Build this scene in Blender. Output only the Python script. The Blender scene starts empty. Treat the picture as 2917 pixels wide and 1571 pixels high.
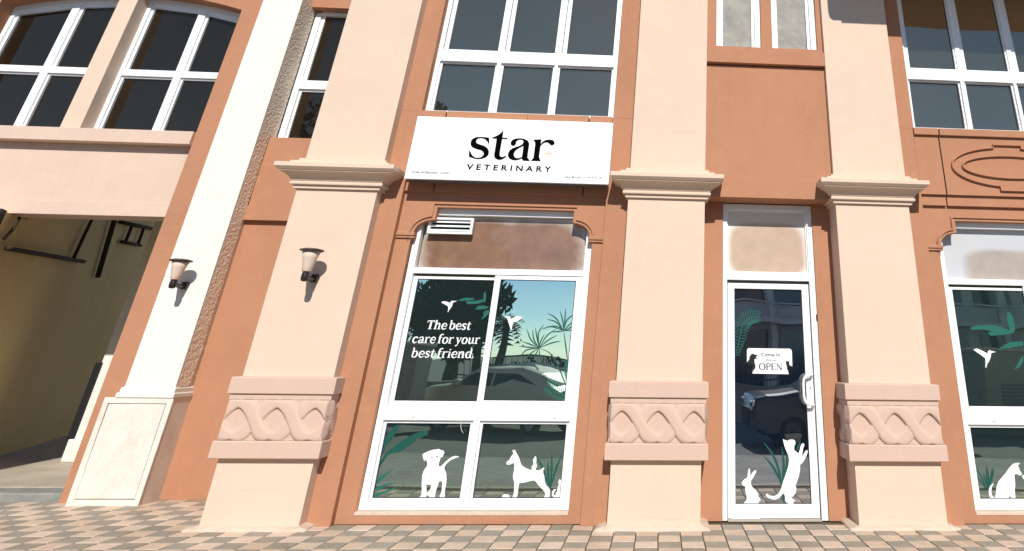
import bpy, bmesh, math, random
from mathutils import Vector, Matrix, noise as mnoise
R = math.radians
random.seed(7)
scene = bpy.context.scene
COL = scene.collection

# ------------------------------------------------------------------ camera
cam_data = bpy.data.cameras.new("camera")
cam = bpy.data.objects.new("camera", cam_data)
COL.objects.link(cam)
RX = Vector((0.9976, -0.0679, 0.0126)); RY = Vector((-0.0401, -0.4215, 0.9060)); RZ = Vector((-0.0562, -0.9043, -0.4232))
RX.normalize(); RZ = (RZ - RX * RX.dot(RZ)).normalized(); RY = RZ.cross(RX)
cam.matrix_world = Matrix(((RX.x, RY.x, RZ.x, 0.0), (RX.y, RY.y, RZ.y, 0.0), (RX.z, RY.z, RZ.z, 1.465), (0, 0, 0, 1)))
cam_data.sensor_width = 36.0
cam_data.lens = 22.162
cam_data.shift_x = -0.19029
cam_data.shift_y = -0.20951
cam_data.clip_start = 0.05
cam_data.clip_end = 1500
scene.camera = cam

# ------------------------------------------------------------------ light
SUN_DIR = Vector((0.12, -1.0, 0.77)).normalized()        # towards the sun
sun_el = math.asin(SUN_DIR.z)
sun_az = math.atan2(SUN_DIR.x, SUN_DIR.y)
world = bpy.data.worlds.new("World"); scene.world = world; world.use_nodes = True
wn = world.node_tree.nodes; wl = world.node_tree.links
sky = wn.new('ShaderNodeTexSky'); sky.sky_type = 'NISHITA'; sky.sun_disc = False
sky.sun_elevation = sun_el; sky.sun_rotation = sun_az
sky.air_density = 0.6; sky.dust_density = 0.1; sky.ozone_density = 3.0
bg = wn['Background']; bg.inputs['Strength'].default_value = 0.14
wl.new(sky.outputs[0], bg.inputs['Color'])
sd = bpy.data.lights.new("sun", 'SUN'); sd.energy = 4.5; sd.angle = R(0.53); sd.color = (1.0, 0.96, 0.91)
so = bpy.data.objects.new("sun", sd); COL.objects.link(so)
so.rotation_euler = (-SUN_DIR).to_track_quat('-Z', 'Y').to_euler()
so.location = (2, -14, 16)
scene.view_settings.view_transform = 'Standard'
scene.view_settings.look = 'None'
scene.view_settings.exposure = 0.12
scene.view_settings.gamma = 1.0
scene.view_settings.use_curve_mapping = False
scene.cycles.max_bounces = 8
scene.cycles.caustics_reflective = False
scene.cycles.caustics_refractive = False

# ------------------------------------------------------------------ materials
MATS = {}
def mat(name, color, rough=0.8, bump=0.0, bscale=40.0, mottle=0.0, mscale=1.5, spec=0.3, metal=0.0, tint2=None, speck=0.0, streak=0.0, bdist=0.01):
    m = bpy.data.materials.new(name); m.use_nodes = True
    nt = m.node_tree; N = nt.nodes; L = nt.links
    b = N['Principled BSDF']
    b.inputs['Roughness'].default_value = rough
    b.inputs['Specular IOR Level'].default_value = spec
    b.inputs['Metallic'].default_value = metal
    geo = N.new('ShaderNodeNewGeometry')
    pos = geo.outputs['Position']
    col = N.new('ShaderNodeRGB'); col.outputs[0].default_value = (*color, 1)
    cur = col.outputs[0]
    def mix(a, bcol, fac, blend='MIX'):
        x = N.new('ShaderNodeMix'); x.data_type = 'RGBA'; x.blend_type = blend
        if isinstance(fac, float): x.inputs['Factor'].default_value = fac
        else: L.new(fac, x.inputs['Factor'])
        L.new(a, x.inputs['A'])
        if isinstance(bcol, tuple): x.inputs['B'].default_value = (*bcol, 1)
        else: L.new(bcol, x.inputs['B'])
        return x.outputs['Result']
    def noise(scale, detail=5, rgh=0.6, vec=None):
        n = N.new('ShaderNodeTexNoise'); n.inputs['Scale'].default_value = scale
        n.inputs['Detail'].default_value = detail; n.inputs['Roughness'].default_value = rgh
        L.new(vec or pos, n.inputs['Vector']); return n.outputs['Fac']
    def ramp(src, a, b_):
        r = N.new('ShaderNodeMapRange'); r.inputs['From Min'].default_value = a; r.inputs['From Max'].default_value = b_
        L.new(src, r.inputs['Value']); return r.outputs['Result']
    if mottle > 0:
        t2 = tint2 or tuple(c * (1 - mottle * 2.2) for c in color)
        cur = mix(cur, t2, ramp(noise(mscale, 6, 0.65), 0.38, 0.72))
        cur = mix(cur, tuple(min(1, c * (1 + mottle)) for c in color), ramp(noise(mscale * 5.3, 4, 0.6), 0.52, 0.78))
    if streak > 0:
        mp = N.new('ShaderNodeMapping'); mp.inputs['Scale'].default_value = (7, 7, 0.35); L.new(pos, mp.inputs['Vector'])
        s = ramp(noise(1.6, 5, 0.6, mp.outputs[0]), 0.5, 0.85)
        mul = N.new('ShaderNodeMath'); mul.operation = 'MULTIPLY'; L.new(s, mul.inputs[0]); mul.inputs[1].default_value = streak
        cur = mix(cur, tuple(c * 0.72 for c in color), mul.outputs[0])
    if speck > 0:
        s = ramp(noise(170, 2, 0.5), 0.62, 0.75)
        mul = N.new('ShaderNodeMath'); mul.operation = 'MULTIPLY'; L.new(s, mul.inputs[0]); mul.inputs[1].default_value = speck
        cur = mix(cur, tuple(c * 0.6 for c in color), mul.outputs[0])
    L.new(cur, b.inputs['Base Color'])
    if bump > 0:
        bp = N.new('ShaderNodeBump'); bp.inputs['Strength'].default_value = bump; bp.inputs['Distance'].default_value = bdist
        L.new(noise(bscale, 6, 0.6), bp.inputs['Height']); L.new(bp.outputs[0], b.inputs['Normal'])
    MATS[name] = m
    return m

M_PEACH = mat('peach_render', (0.695, 0.536, 0.406), 0.9, 0.2, 55, 0.022, 1.1, 0.15, speck=0.04, streak=0.08)
M_BROWN = mat('terracotta_render', (0.462, 0.227, 0.130), 0.92, 0.3, 60, 0.05, 1.3, 0.12, speck=0.10, streak=0.16)
M_PINK = mat('pink_cast_stone', (0.60, 0.428, 0.340), 0.9, 0.35, 45, 0.03, 2.5, 0.15, tint2=(0.59, 0.43, 0.325), speck=0.10, streak=0.12)
M_CREAM = mat('cream_render', (0.77, 0.735, 0.655), 0.9, 0.3, 50, 0.03, 1.4, 0.15, speck=0.06, streak=0.12)
M_BEAM = mat('pale_pink_render', (0.665, 0.500, 0.390), 0.9, 0.3, 50, 0.04, 1.2, 0.15, speck=0.12, streak=0.2)
M_ROUGH = mat('rough_cast_render', (0.84, 0.73, 0.60), 0.95, 0.5, 38, 0.04, 6, 0.1, speck=0.1, bdist=0.02)
M_WHITE = mat('white_aluminium', (0.86, 0.88, 0.875), 0.38, 0.0, 40, 0.02, 3.0, 0.5)
M_RUBBER = mat('black_rubber', (0.012, 0.012, 0.014), 0.6)
M_BLACK = mat('black_metal', (0.018, 0.017, 0.016), 0.35, spec=0.5)
M_PIPE = mat('dark_pipe_paint', (0.05, 0.035, 0.02), 0.85, spec=0.1)
M_INK = mat('black_vinyl', (0.003, 0.003, 0.003), 0.8, spec=0.0)
M_VINYL = mat('white_vinyl', (0.84, 0.84, 0.83), 0.5)
M_GREEN = mat('green_vinyl', (0.006, 0.075, 0.055), 0.55)
M_GREEN2 = mat('pale_green_vinyl', (0.012, 0.12, 0.088), 0.55)
M_GREYINK = mat('grey_print', (0.03, 0.03, 0.028), 0.8, spec=0.0)
M_GOLD = mat('pale_gold_print', (0.85, 0.62, 0.38), 0.5)
M_SIGN = mat('white_sign_face', (0.93, 0.93, 0.92), 0.45)
M_OLIVE = mat('ochre_interior_render', (0.68, 0.50, 0.24), 0.9, 0.3, 30, 0.05, 0.9, 0.1, speck=0.1)
M_CONC = mat('pale_concrete', (0.47, 0.41, 0.32), 0.85, 0.3, 30, 0.12, 1.2, 0.15, speck=0.2)
M_KERB = mat('grey_green_kerb', (0.30, 0.30, 0.26), 0.85, 0.4, 40, 0.15, 3, 0.15, speck=0.2)
M_ASPH = mat('asphalt', (0.17, 0.165, 0.15), 0.9, 0.6, 90, 0.12, 0.6, 0.2)
M_BLOCKS = mat('grey_block_paving', (0.32, 0.30, 0.265), 0.9, 0.5, 14, 0.18, 1.2, 0.2)
M_JOINT = mat('sandy_joint_bed', (0.13, 0.10, 0.07), 0.95, 0.5, 90, 0.1, 3, 0.1)
M_TAN = mat('tan_paver', (0.645, 0.488, 0.36), 0.85, 0.5, 70, 0.16, 2.2, 0.2, tint2=(0.50, 0.40, 0.28), speck=0.25)
M_GREYT = mat('grey_paver', (0.345, 0.295, 0.225), 0.85, 0.5, 70, 0.16, 2.2, 0.2, tint2=(0.265, 0.225, 0.17), speck=0.25)
for m_ in (M_TAN, M_GREYT):     # every paver its own firing: lighter, darker, pinker
    nt = m_.node_tree; b = nt.nodes['Principled BSDF']; src = b.inputs['Base Color'].links[0].from_socket
    oi = nt.nodes.new('ShaderNodeObjectInfo'); hs = nt.nodes.new('ShaderNodeHueSaturation')
    mr = nt.nodes.new('ShaderNodeMapRange'); mr.inputs['To Min'].default_value = 0.93; mr.inputs['To Max'].default_value = 1.07
    nt.links.new(oi.outputs['Random'], mr.inputs['Value']); nt.links.new(mr.outputs['Result'], hs.inputs['Value'])
    m3 = nt.nodes.new('ShaderNodeMapRange'); m3.inputs['To Min'].default_value = 1.04; m3.inputs['To Max'].default_value = 0.88
    nt.links.new(oi.outputs['Random'], m3.inputs['Value']); nt.links.new(m3.outputs['Result'], hs.inputs['Saturation'])
    nt.links.new(src, hs.inputs['Color']); nt.links.new(hs.outputs['Color'], b.inputs['Base Color'])
M_MORTAR = mat('pink_mortar', (0.66, 0.525, 0.405), 0.95, 0.8, 45, 0.08, 5, 0.1, speck=0.3)
M_CARW = mat('beige_car_paint', (0.58, 0.55, 0.47), 0.4, spec=0.6)
M_CARD = mat('dark_blue_car_paint', (0.012, 0.02, 0.035), 0.18, spec=0.7)
M_TYRE = mat('tyre_rubber', (0.02, 0.02, 0.02), 0.85)
M_RIM = mat('alloy', (0.4, 0.4, 0.41), 0.3, metal=0.9)
M_CHROME = mat('chrome', (0.7, 0.7, 0.7), 0.12, metal=1.0)
M_BARK = mat('bark', (0.13, 0.095, 0.065), 0.95, 0.8, 25, 0.2, 4)
M_LEAF = mat('leaf_green', (0.035, 0.075, 0.022), 0.7, mottle=0.3, mscale=1.2)
M_LEAF2 = mat('palm_green', (0.05, 0.085, 0.03), 0.6, mottle=0.2, mscale=2)
M_WALLG = mat('grey_boundary_wall', (0.30, 0.28, 0.24), 0.9, 0.3, 30, 0.1, 1)
M_APART = mat('apartment_render', (0.62, 0.59, 0.54), 0.9, 0.2, 20, 0.06, 0.6)
M_SLATE = mat('dark_window', (0.02, 0.03, 0.04), 0.15, spec=0.6)
M_STEELG = mat('painted_steel_grey', (0.10, 0.10, 0.10), 0.5, spec=0.4)
M_BRONZE = mat('bronze_cap', (0.055, 0.04, 0.028), 0.45, spec=0.4)
M_CRACK = mat('crack_brown', (0.40, 0.30, 0.22), 0.9)  # brownish line colour of the hairline cracks
M_CURT = mat('pale_blind', (0.36, 0.345, 0.30), 0.9, mottle=0.15, mscale=3, streak=0.4)

def glass(name, refl, tint, diff, rough=0.0, dust=0.0):
    m = bpy.data.materials.new(name); m.use_nodes = True
    N = m.node_tree.nodes; L = m.node_tree.links
    N.remove(N['Principled BSDF'])
    d = N.new('ShaderNodeBsdfDiffuse')
    geo = N.new('ShaderNodeNewGeometry')
    n = N.new('ShaderNodeTexNoise'); n.inputs['Scale'].default_value = 2.2; n.inputs['Detail'].default_value = 7
    L.new(geo.outputs['Position'], n.inputs['Vector'])
    x = N.new('ShaderNodeMix'); x.data_type = 'RGBA'
    x.inputs['A'].default_value = (*[c * (1 - 0.22) for c in diff], 1); x.inputs['B'].default_value = (*[c * 1.22 for c in diff], 1)
    L.new(n.outputs['Fac'], x.inputs['Factor']); L.new(x.outputs['Result'], d.inputs['Color'])
    g = N.new('ShaderNodeBsdfGlossy'); g.inputs['Color'].default_value = (*tint, 1); g.inputs['Roughness'].default_value = rough
    # faint roller-wave distortion of float glass
    n2 = N.new('ShaderNodeTexNoise'); n2.inputs['Scale'].default_value = 1.3; n2.inputs['Detail'].default_value = 1
    L.new(geo.outputs['Position'], n2.inputs['Vector'])
    bp = N.new('ShaderNodeBump'); bp.inputs['Strength'].default_value = 0.35; bp.inputs['Distance'].default_value = 0.01
    L.new(n2.outputs['Fac'], bp.inputs['Height']); L.new(bp.outputs[0], g.inputs['Normal'])
    f = N.new('ShaderNodeFresnel'); f.inputs['IOR'].default_value = 1.5
    ad = N.new('ShaderNodeMath'); ad.operation = 'ADD'; ad.use_clamp = True; ad.inputs[1].default_value = refl - 0.04
    L.new(f.outputs[0], ad.inputs[0])
    mx = N.new('ShaderNodeMixShader'); L.new(ad.outputs[0], mx.inputs[0]); L.new(d.outputs[0], mx.inputs[1]); L.new(g.outputs[0], mx.inputs[2])
    L.new(mx.outputs[0], N['Material Output'].inputs['Surface'])
    MATS[name] = m; return m
G_SHOP = glass('shopfront_tinted_glass', 0.52, (0.72, 0.90, 0.77), (0.022, 0.036, 0.035))
G_DOOR = glass('door_blue_tinted_glass', 0.55, (0.88, 0.94, 0.96), (0.008, 0.016, 0.028))
G_UP = glass('upper_dusty_glass', 0.24, (1.0, 0.86, 0.60), (0.028, 0.030, 0.023))
G_ARCH = glass('arch_dark_glass', 0.075, (1.0, 0.76, 0.52), (0.011, 0.009, 0.006))

def board_mat(name, edge, mid, amount, cx, cz, hw, hz, rag=0.3):
    """weathered film on a back board: pale rim, brown stained middle"""
    m = bpy.data.materials.new(name); m.use_nodes = True
    N = m.node_tree.nodes; L = m.node_tree.links
    b = N['Principled BSDF']; b.inputs['Roughness'].default_value = 0.5; b.inputs['Specular IOR Level'].default_value = 0.4; b.inputs['Coat Weight'].default_value = 1.0; b.inputs['Coat Roughness'].default_value = 0.02; b.inputs['Coat IOR'].default_value = 1.4
    geo = N.new('ShaderNodeNewGeometry'); sp = N.new('ShaderNodeSeparateXYZ'); L.new(geo.outputs['Position'], sp.inputs[0])
    def M(op, a, b_=None, clamp=False):
        n = N.new('ShaderNodeMath'); n.operation = op; n.use_clamp = clamp
        for i, v in enumerate((a, b_)):
            if v is None: continue
            if isinstance(v, (int, float)): n.inputs[i].default_value = v
            else: L.new(v, n.inputs[i])
        return n.outputs[0]
    ns = N.new('ShaderNodeTexNoise'); ns.inputs['Scale'].default_value = 4.5; ns.inputs['Detail'].default_value = 7; ns.inputs['Roughness'].default_value = 0.6
    L.new(geo.outputs['Position'], ns.inputs['Vector'])
    dx = M('POWER', M('ABSOLUTE', M('DIVIDE', M('SUBTRACT', sp.outputs[0], cx), hw)), 5.0)
    dz = M('POWER', M('ABSOLUTE', M('DIVIDE', M('SUBTRACT', sp.outputs[2], cz), hz)), 3.5)
    rr = M('ADD', M('ADD', dx, dz), M('MULTIPLY', M('SUBTRACT', ns.outputs['Fac'], 0.5), rag))
    fac = N.new('ShaderNodeMapRange'); fac.inputs['From Min'].default_value = 1.05; fac.inputs['From Max'].default_value = 0.45
    L.new(rr, fac.inputs['Value'])
    ns2 = N.new('ShaderNodeTexNoise'); ns2.inputs['Scale'].default_value = 6; ns2.inputs['Detail'].default_value = 8
    mp = N.new('ShaderNodeMapping'); mp.inputs['Scale'].default_value = (1.0, 1, 0.85); L.new(geo.outputs['Position'], mp.inputs[0]); L.new(mp.outputs[0], ns2.inputs['Vector'])
    mm = N.new('ShaderNodeMix'); mm.data_type = 'RGBA'; mm.inputs['A'].default_value = (*[c * (1 - rag * .55) for c in mid], 1); mm.inputs['B'].default_value = (*[min(1, c * (1.12 + rag * .45)) for c in mid], 1)
    L.new(ns2.outputs['Fac'], mm.inputs['Factor'])
    x = N.new('ShaderNodeMix'); x.data_type = 'RGBA'; x.inputs['A'].default_value = (*edge, 1)
    L.new(mm.outputs['Result'], x.inputs['B']); L.new(M('MULTIPLY', fac.outputs['Result'], amount), x.inputs['Factor'])
    L.new(x.outputs['Result'], b.inputs['Base Color'])
    return m

# ------------------------------------------------------------------ mesh helpers
ORG = {}
def gasket(parent, x0, x1, z0, z1, y, w=0.006):
    box('gasket', M_RUBBER, parent, (x0, x0 + w, y - .0035, y, z0, z1), (x1 - w, x1, y - .0035, y, z0, z1), (x0 + w, x1 - w, y - .0035, y, z0, z0 + w), (x0 + w, x1 - w, y - .0035, y, z1 - w, z1))
def link(name, me, m, parent=None, origin=None):
    o = bpy.data.objects.new(name, me)
    if m is not None and len(me.materials) == 0: me.materials.append(m)
    COL.objects.link(o)
    if origin is None:
        xs = [v.co for v in me.vertices]
        lo = Vector((min(c[i] for c in xs) for i in range(3))); hi = Vector((max(c[i] for c in xs) for i in range(3)))
        origin = Vector(((lo.x + hi.x) / 2, (lo.y + hi.y) / 2, lo.z))
        me.transform(Matrix.Translation(-origin))
    if parent is not None:
        o.parent = parent; o.location = origin - ORG[parent.name]
    else: o.location = origin
    ORG[o.name] = origin.copy()
    return o
def bmlink(name, bm, m, parent=None, smooth=False):
    me = bpy.data.meshes.new(name); bm.normal_update(); bm.to_mesh(me); bm.free()
    if smooth:
        for p in me.polygons: p.use_smooth = True
    return link(name, me, m, parent)
def tag(o, label=None, cat=None, group=None, kind=None):
    if label: o['label'] = label
    if cat: o['category'] = cat
    if group: o['group'] = group
    if kind: o['kind'] = kind
    return o
def empty(name, loc, label, cat, group=None):
    o = bpy.data.objects.new(name, None); COL.objects.link(o); o.location = loc; o.empty_display_size = 0.2
    ORG[o.name] = Vector(loc); return tag(o, label, cat, group)
def bx(bm, x0, x1, y0, y1, z0, z1):
    v = [bm.verts.new(c) for c in ((x0, y0, z0), (x1, y0, z0), (x1, y1, z0), (x0, y1, z0), (x0, y0, z1), (x1, y0, z1), (x1, y1, z1), (x0, y1, z1))]
    for f in ((0, 3, 2, 1), (4, 5, 6, 7), (0, 1, 5, 4), (1, 2, 6, 5), (2, 3, 7, 6), (3, 0, 4, 7)): bm.faces.new([v[i] for i in f])
def box(name, m, parent, *boxes, bevel=0.0):
    bm = bmesh.new()
    for b in boxes: bx(bm, *b)
    o = bmlink(name, bm, m, parent)
    if bevel:
        md = o.modifiers.new('bevel', 'BEVEL'); md.width = bevel; md.segments = 2; md.limit_method = 'ANGLE'
    return o
def poly_mesh(outlines, y0, y1, bev=0.0, grow=0.0):
    """outline(s) in the XZ plane (holes by even-odd) with real thickness from y0 to y1"""
    cu = bpy.data.curves.new('outline', 'CURVE'); cu.dimensions = '2D'; cu.fill_mode = 'BOTH'
    cu.extrude = abs(y1 - y0) / 2 - bev; cu.bevel_depth = bev; cu.bevel_resolution = 0; cu.offset = grow
    for pts in outlines:
        s = cu.splines.new('POLY'); s.points.add(len(pts) - 1)
        for i, p in enumerate(pts): s.points[i].co = (p[0], p[1], 0, 1)
        s.use_cyclic_u = True
    tmp = bpy.data.objects.new('outline', cu)
    me = bpy.data.meshes.new_from_object(tmp); bpy.data.objects.remove(tmp); bpy.data.curves.remove(cu)
    me.transform(Matrix.Translation((0, (y0 + y1) / 2, 0)) @ Matrix.Rotation(R(90), 4, 'X'))
    return me
def slab(name, m, parent, outlines, y0, y1, bev=0.0, grow=0.0):
    return link(name, poly_mesh(outlines, y0, y1, bev, grow), m, parent)
def tube(bm, pts, r, n=10, caps=True):
    rings = []
    pts = [Vector(p) for p in pts]
    for i, p in enumerate(pts):
        d = (pts[min(i + 1, len(pts) - 1)] - pts[max(i - 1, 0)]).normalized()
        a = d.orthogonal().normalized() if not rings else (prev - d * prev.dot(d)).normalized()
        prev = a; b = d.cross(a)
        rr = r[i] if isinstance(r, (list, tuple)) else r
        rings.append([bm.verts.new(p + a * math.cos(2 * math.pi * k / n) * rr + b * math.sin(2 * math.pi * k / n) * rr) for k in range(n)])
    for i in range(len(rings) - 1):
        for k in range(n): bm.faces.new((rings[i][k], rings[i][(k + 1) % n], rings[i + 1][(k + 1) % n], rings[i + 1][k]))
    if caps:
        bm.faces.new(list(reversed(rings[0]))); bm.faces.new(rings[-1])
def lathe(bm, prof, cx, cy, n=24, sx=1, sy=1):
    rings = [[bm.verts.new((cx + math.cos(2 * math.pi * k / n) * r * sx, cy + math.sin(2 * math.pi * k / n) * r * sy, z)) for k in range(n)] for r, z in prof]
    for i in range(len(rings) - 1):
        for k in range(n): bm.faces.new((rings[i][k], rings[i][(k + 1) % n], rings[i + 1][(k + 1) % n], rings[i + 1][k]))
    bm.faces.new(list(reversed(rings[0]))); bm.faces.new(rings[-1])
def boxes(name, m, parent, *bs, bevel=0.0):
    return [box(name, m, parent, b, bevel=bevel) for b in bs]
def collar(bm, x0, x1, yf, yb, prof):
    """moulding run round left, front and right of a pier; prof = [(offset, z)] bottom to top"""
    rows = [[bm.verts.new(c) for c in ((x0 - o, yb, z), (x0 - o, yf - o, z), (x1 + o, yf - o, z), (x1 + o, yb, z))] for o, z in prof]
    for a, b in zip(rows, rows[1:]):
        for i in range(3): bm.faces.new((a[i], a[i + 1], b[i + 1], b[i]))
    bm.faces.new(rows[-1]); bm.faces.new(list(reversed(rows[0])))
    for k in (0,):
        pass
    # back
    for a, b in zip(rows, rows[1:]): bm.faces.new((a[3], a[0], b[0], b[3]))

# ------------------------------------------------------------------ lettering
def T_(s, w): return [(x, y, w) for x, y in s]
GL = {  # serif bold italic strokes: advance, list of (x, y, width) runs in em units
 'T': (0.66, [[(0.34, 0.70, .16), (0.34, 0.03, .16)], [(0.03, .68, .07), (.64, .68, .07)], [(.05, .69, .05), (.02, .52, .05)], [(.63, .69, .05), (.66, .52, .05)], [(.20, .025, .05), (.48, .025, .05)]]),
 'h': (0.62, [[(.14, .74, .13), (.14, .03, .13)], [(.17, .34, .05), (.27, .47, .08), (.38, .48, .10), (.46, .38, .13), (.46, .03, .13)], [(.03, .74, .05), (.15, .74, .05)], [(.04, .025, .05), (.26, .025, .05)], [(.36, .025, .05), (.60, .025, .05)]]),
 'e': (0.52, [[(.09, .27, .06), (.44, .27, .06), (.43, .40, .09), (.30, .50, .07), (.15, .43, .11), (.09, .26, .14), (.14, .09, .12), (.28, .015, .08), (.42, .06, .06), (.48, .13, .04)]]),
 'b': (0.58, [[(.13, .74, .13), (.13, .04, .11)], [(.03, .74, .05), (.14, .74, .05)], [(.16, .40, .05), (.28, .49, .07), (.42, .44, .12), (.48, .26, .14), (.42, .08, .12), (.28, .01, .07), (.13, .06, .07)]]),
 's': (0.44, [[(.38, .36, .06), (.34, .46, .07), (.22, .49, .08), (.10, .42, .11), (.13, .31, .12), (.30, .22, .12), (.35, .12, .11), (.25, .015, .08), (.12, .03, .07), (.06, .14, .06)]]),
 't': (0.40, [[(.20, .64, .06), (.17, .46, .13), (.16, .14, .13), (.20, .03, .10), (.30, .02, .06), (.37, .09, .04)], [(.03, .47, .05), (.36, .47, .05)]]),
 'c': (0.49, [[(.42, .37, .12), (.36, .47, .08), (.24, .49, .08), (.12, .40, .12), (.08, .24, .14), (.14, .08, .12), (.28, .01, .08), (.43, .11, .04)]]),
 'a': (0.56, [[(.10, .38, .11), (.18, .48, .07), (.32, .48, .08), (.41, .38, .13), (.41, .10, .13), (.48, .02, .06), (.54, .06, .04)], [(.40, .29, .04), (.22, .24, .08), (.10, .14, .12), (.16, .02, .09), (.30, .04, .06), (.38, .13, .04)]]),
 'r': (0.46, [[(.14, .48, .12), (.14, .03, .13)], [(.03, .48, .05), (.15, .48, .05)], [(.17, .33, .04), (.26, .46, .06), (.36, .48, .08), (.40, .42, .11)], [(.04, .025, .05), (.28, .025, .05)]]),
 'f': (0.38, [[(.15, .03, .13), (.15, .58, .13), (.20, .70, .09), (.31, .75, .06), (.37, .68, .10)], [(.03, .47, .05), (.33, .47, .05)], [(.04, .025, .05), (.28, .025, .05)]]),
 'o': (0.54, [[(.27, .50, .06), (.12, .42, .11), (.08, .25, .14), (.13, .07, .11), (.27, .0, .06), (.41, .07, .11), (.46, .25, .14), (.41, .42, .11), (.27, .50, .06)]]),
 'y': (0.52, [[(.11, .48, .11), (.28, .05, .13)], [(.43, .48, .06), (.28, .02, .06), (.18, -.16, .08), (.07, -.16, .10)], [(.01, .48, .05), (.20, .48, .05)], [(.34, .48, .05), (.50, .48, .05)]]),
 'u': (0.60, [[(.14, .48, .12), (.14, .14, .13), (.22, .02, .10), (.34, .05, .06), (.40, .14, .05)], [(.44, .48, .12), (.44, .05, .13)], [(.03, .48, .05), (.15, .48, .05)], [(.34, .48, .05), (.45, .48, .05)], [(.44, .025, .05), (.56, .025, .05)]]),
 'i': (0.30, [[(.15, .48, .12), (.15, .03, .13)], [(.03, .48, .05), (.15, .48, .05)], [(.04, .025, .05), (.27, .025, .05)], [(.13, .69, .12), (.16, .61, .12)]]),
 'n': (0.62, [[(.14, .48, .12), (.14, .03, .13)], [(.03, .48, .05), (.15, .48, .05)], [(.17, .34, .05), (.27, .47, .08), (.38, .48, .10), (.46, .38, .13), (.46, .03, .13)], [(.04, .025, .05), (.26, .025, .05)], [(.36, .025, .05), (.60, .025, .05)]]),
 'd': (0.58, [[(.44, .74, .13), (.44, .05, .13)], [(.34, .74, .05), (.45, .74, .05)], [(.42, .40, .05), (.30, .49, .07), (.15, .43, .12), (.09, .25, .14), (.15, .07, .12), (.28, .01, .07), (.42, .08, .06)], [(.44, .025, .05), (.56, .025, .05)]]),
 '.': (0.24, [[(.10, .10, .13), (.12, .03, .13)]]),
 ' ': (0.16, []),
 'O': (0.80, [[(.40, .71, .045), (.18, .62, .08), (.08, .36, .11), (.18, .10, .08), (.40, .0, .045), (.62, .10, .08), (.72, .36, .11), (.62, .62, .08), (.40, .71, .045)]]),
 'P': (0.60, [[(.15, .70, .10), (.15, .0, .10)], [(.08, .70, .04), (.36, .69, .05), (.52, .60, .08), (.53, .46, .09), (.38, .35, .05), (.15, .35, .035)], [(.04, .01, .03), (.28, .01, .03)]]),
 'E': (0.60, [[(.15, .70, .10), (.15, .0, .10)], [(.06, .69, .035), (.54, .69, .035), (.55, .58, .03)], [(.15, .36, .03), (.44, .36, .03)], [(.06, .01, .035), (.55, .01, .035), (.57, .13, .03)]]),
 'N': (0.78, [[(.14, .0, .035), (.14, .70, .035)], [(.14, .69, .07), (.62, .03, .11)], [(.64, .0, .035), (.64, .70, .035)], [(.04, .70, .03), (.18, .70, .03)], [(.56, .70, .03), (.73, .70, .03)], [(.06, .01, .03), (.23, .01, .03)]]),
}
def catmull(pts, n=4):
    if len(pts) < 3: return [tuple(p) for p in pts]
    P = [Vector(p) for p in pts]; P = [P[0] * 2 - P[1]] + P + [P[-1] * 2 - P[-2]]
    out = []
    for i in range(1, len(P) - 2):
        for k in range(n):
            t = k / n
            out.append(0.5 * ((2 * P[i]) + (P[i + 1] - P[i - 1]) * t + (2 * P[i - 1] - 5 * P[i] + 4 * P[i + 1] - P[i + 2]) * t * t + (3 * P[i] - P[i - 1] - 3 * P[i + 1] + P[i + 2]) * t ** 3))
    out.append(P[-2]); return [tuple(p) for p in out]
def stroke2d(bm, pts, y, th=0.0012, round_=True):
    """flat ribbon of varying width in XZ with thickness th; pts = (x, z, width)"""
    n = len(pts); L_, R_ = [], []
    for i in range(n):
        a = pts[max(i - 1, 0)]; b = pts[min(i + 1, n - 1)]
        dx, dz = b[0] - a[0], b[1] - a[1]; l = math.hypot(dx, dz) or 1e-6
        nx, nz = -dz / l, dx / l; w = pts[i][2] / 2
        L_.append((pts[i][0] + nx * w, pts[i][1] + nz * w)); R_.append((pts[i][0] - nx * w, pts[i][1] - nz * w))
    fl = [bm.verts.new((p[0], y - th, p[1])) for p in L_]; fr = [bm.verts.new((p[0], y - th, p[1])) for p in R_]
    bl = [bm.verts.new((p[0], y, p[1])) for p in L_]; br = [bm.verts.new((p[0], y, p[1])) for p in R_]
    for i in range(n - 1):
        bm.faces.new((fl[i], fr[i], fr[i + 1], fl[i + 1]))
        bm.faces.new((fl[i + 1], bl[i + 1], bl[i], fl[i])); bm.faces.new((fr[i], br[i], br[i + 1], fr[i + 1]))
    bm.faces.new((fl[0], bl[0], br[0], fr[0])); bm.faces.new((fl[-1], fr[-1], br[-1], bl[-1]))
def serif_text(name, s, x0, x1, zbase, size, y, m, parent, slant=0.06, wmul=1.0):
    adv = sum(GL[c][0] for c in s); sx = (x1 - x0) / (adv * size)
    bm = bmesh.new(); cx = 0; q = 0
    for c in s:
        a, strokes = GL[c]
        for st in strokes:
            pts = catmull(st, 5) if len(st) > 2 else st
            q = (q + 1) % 5
            stroke2d(bm, [(x0 + (cx + p[0] + slant * p[1]) * size * sx, zbase + p[1] * size, p[2] * size * wmul) for p in pts], y - q * 0.00025)
        cx += a
    return bmlink(name, bm, m, parent)
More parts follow.
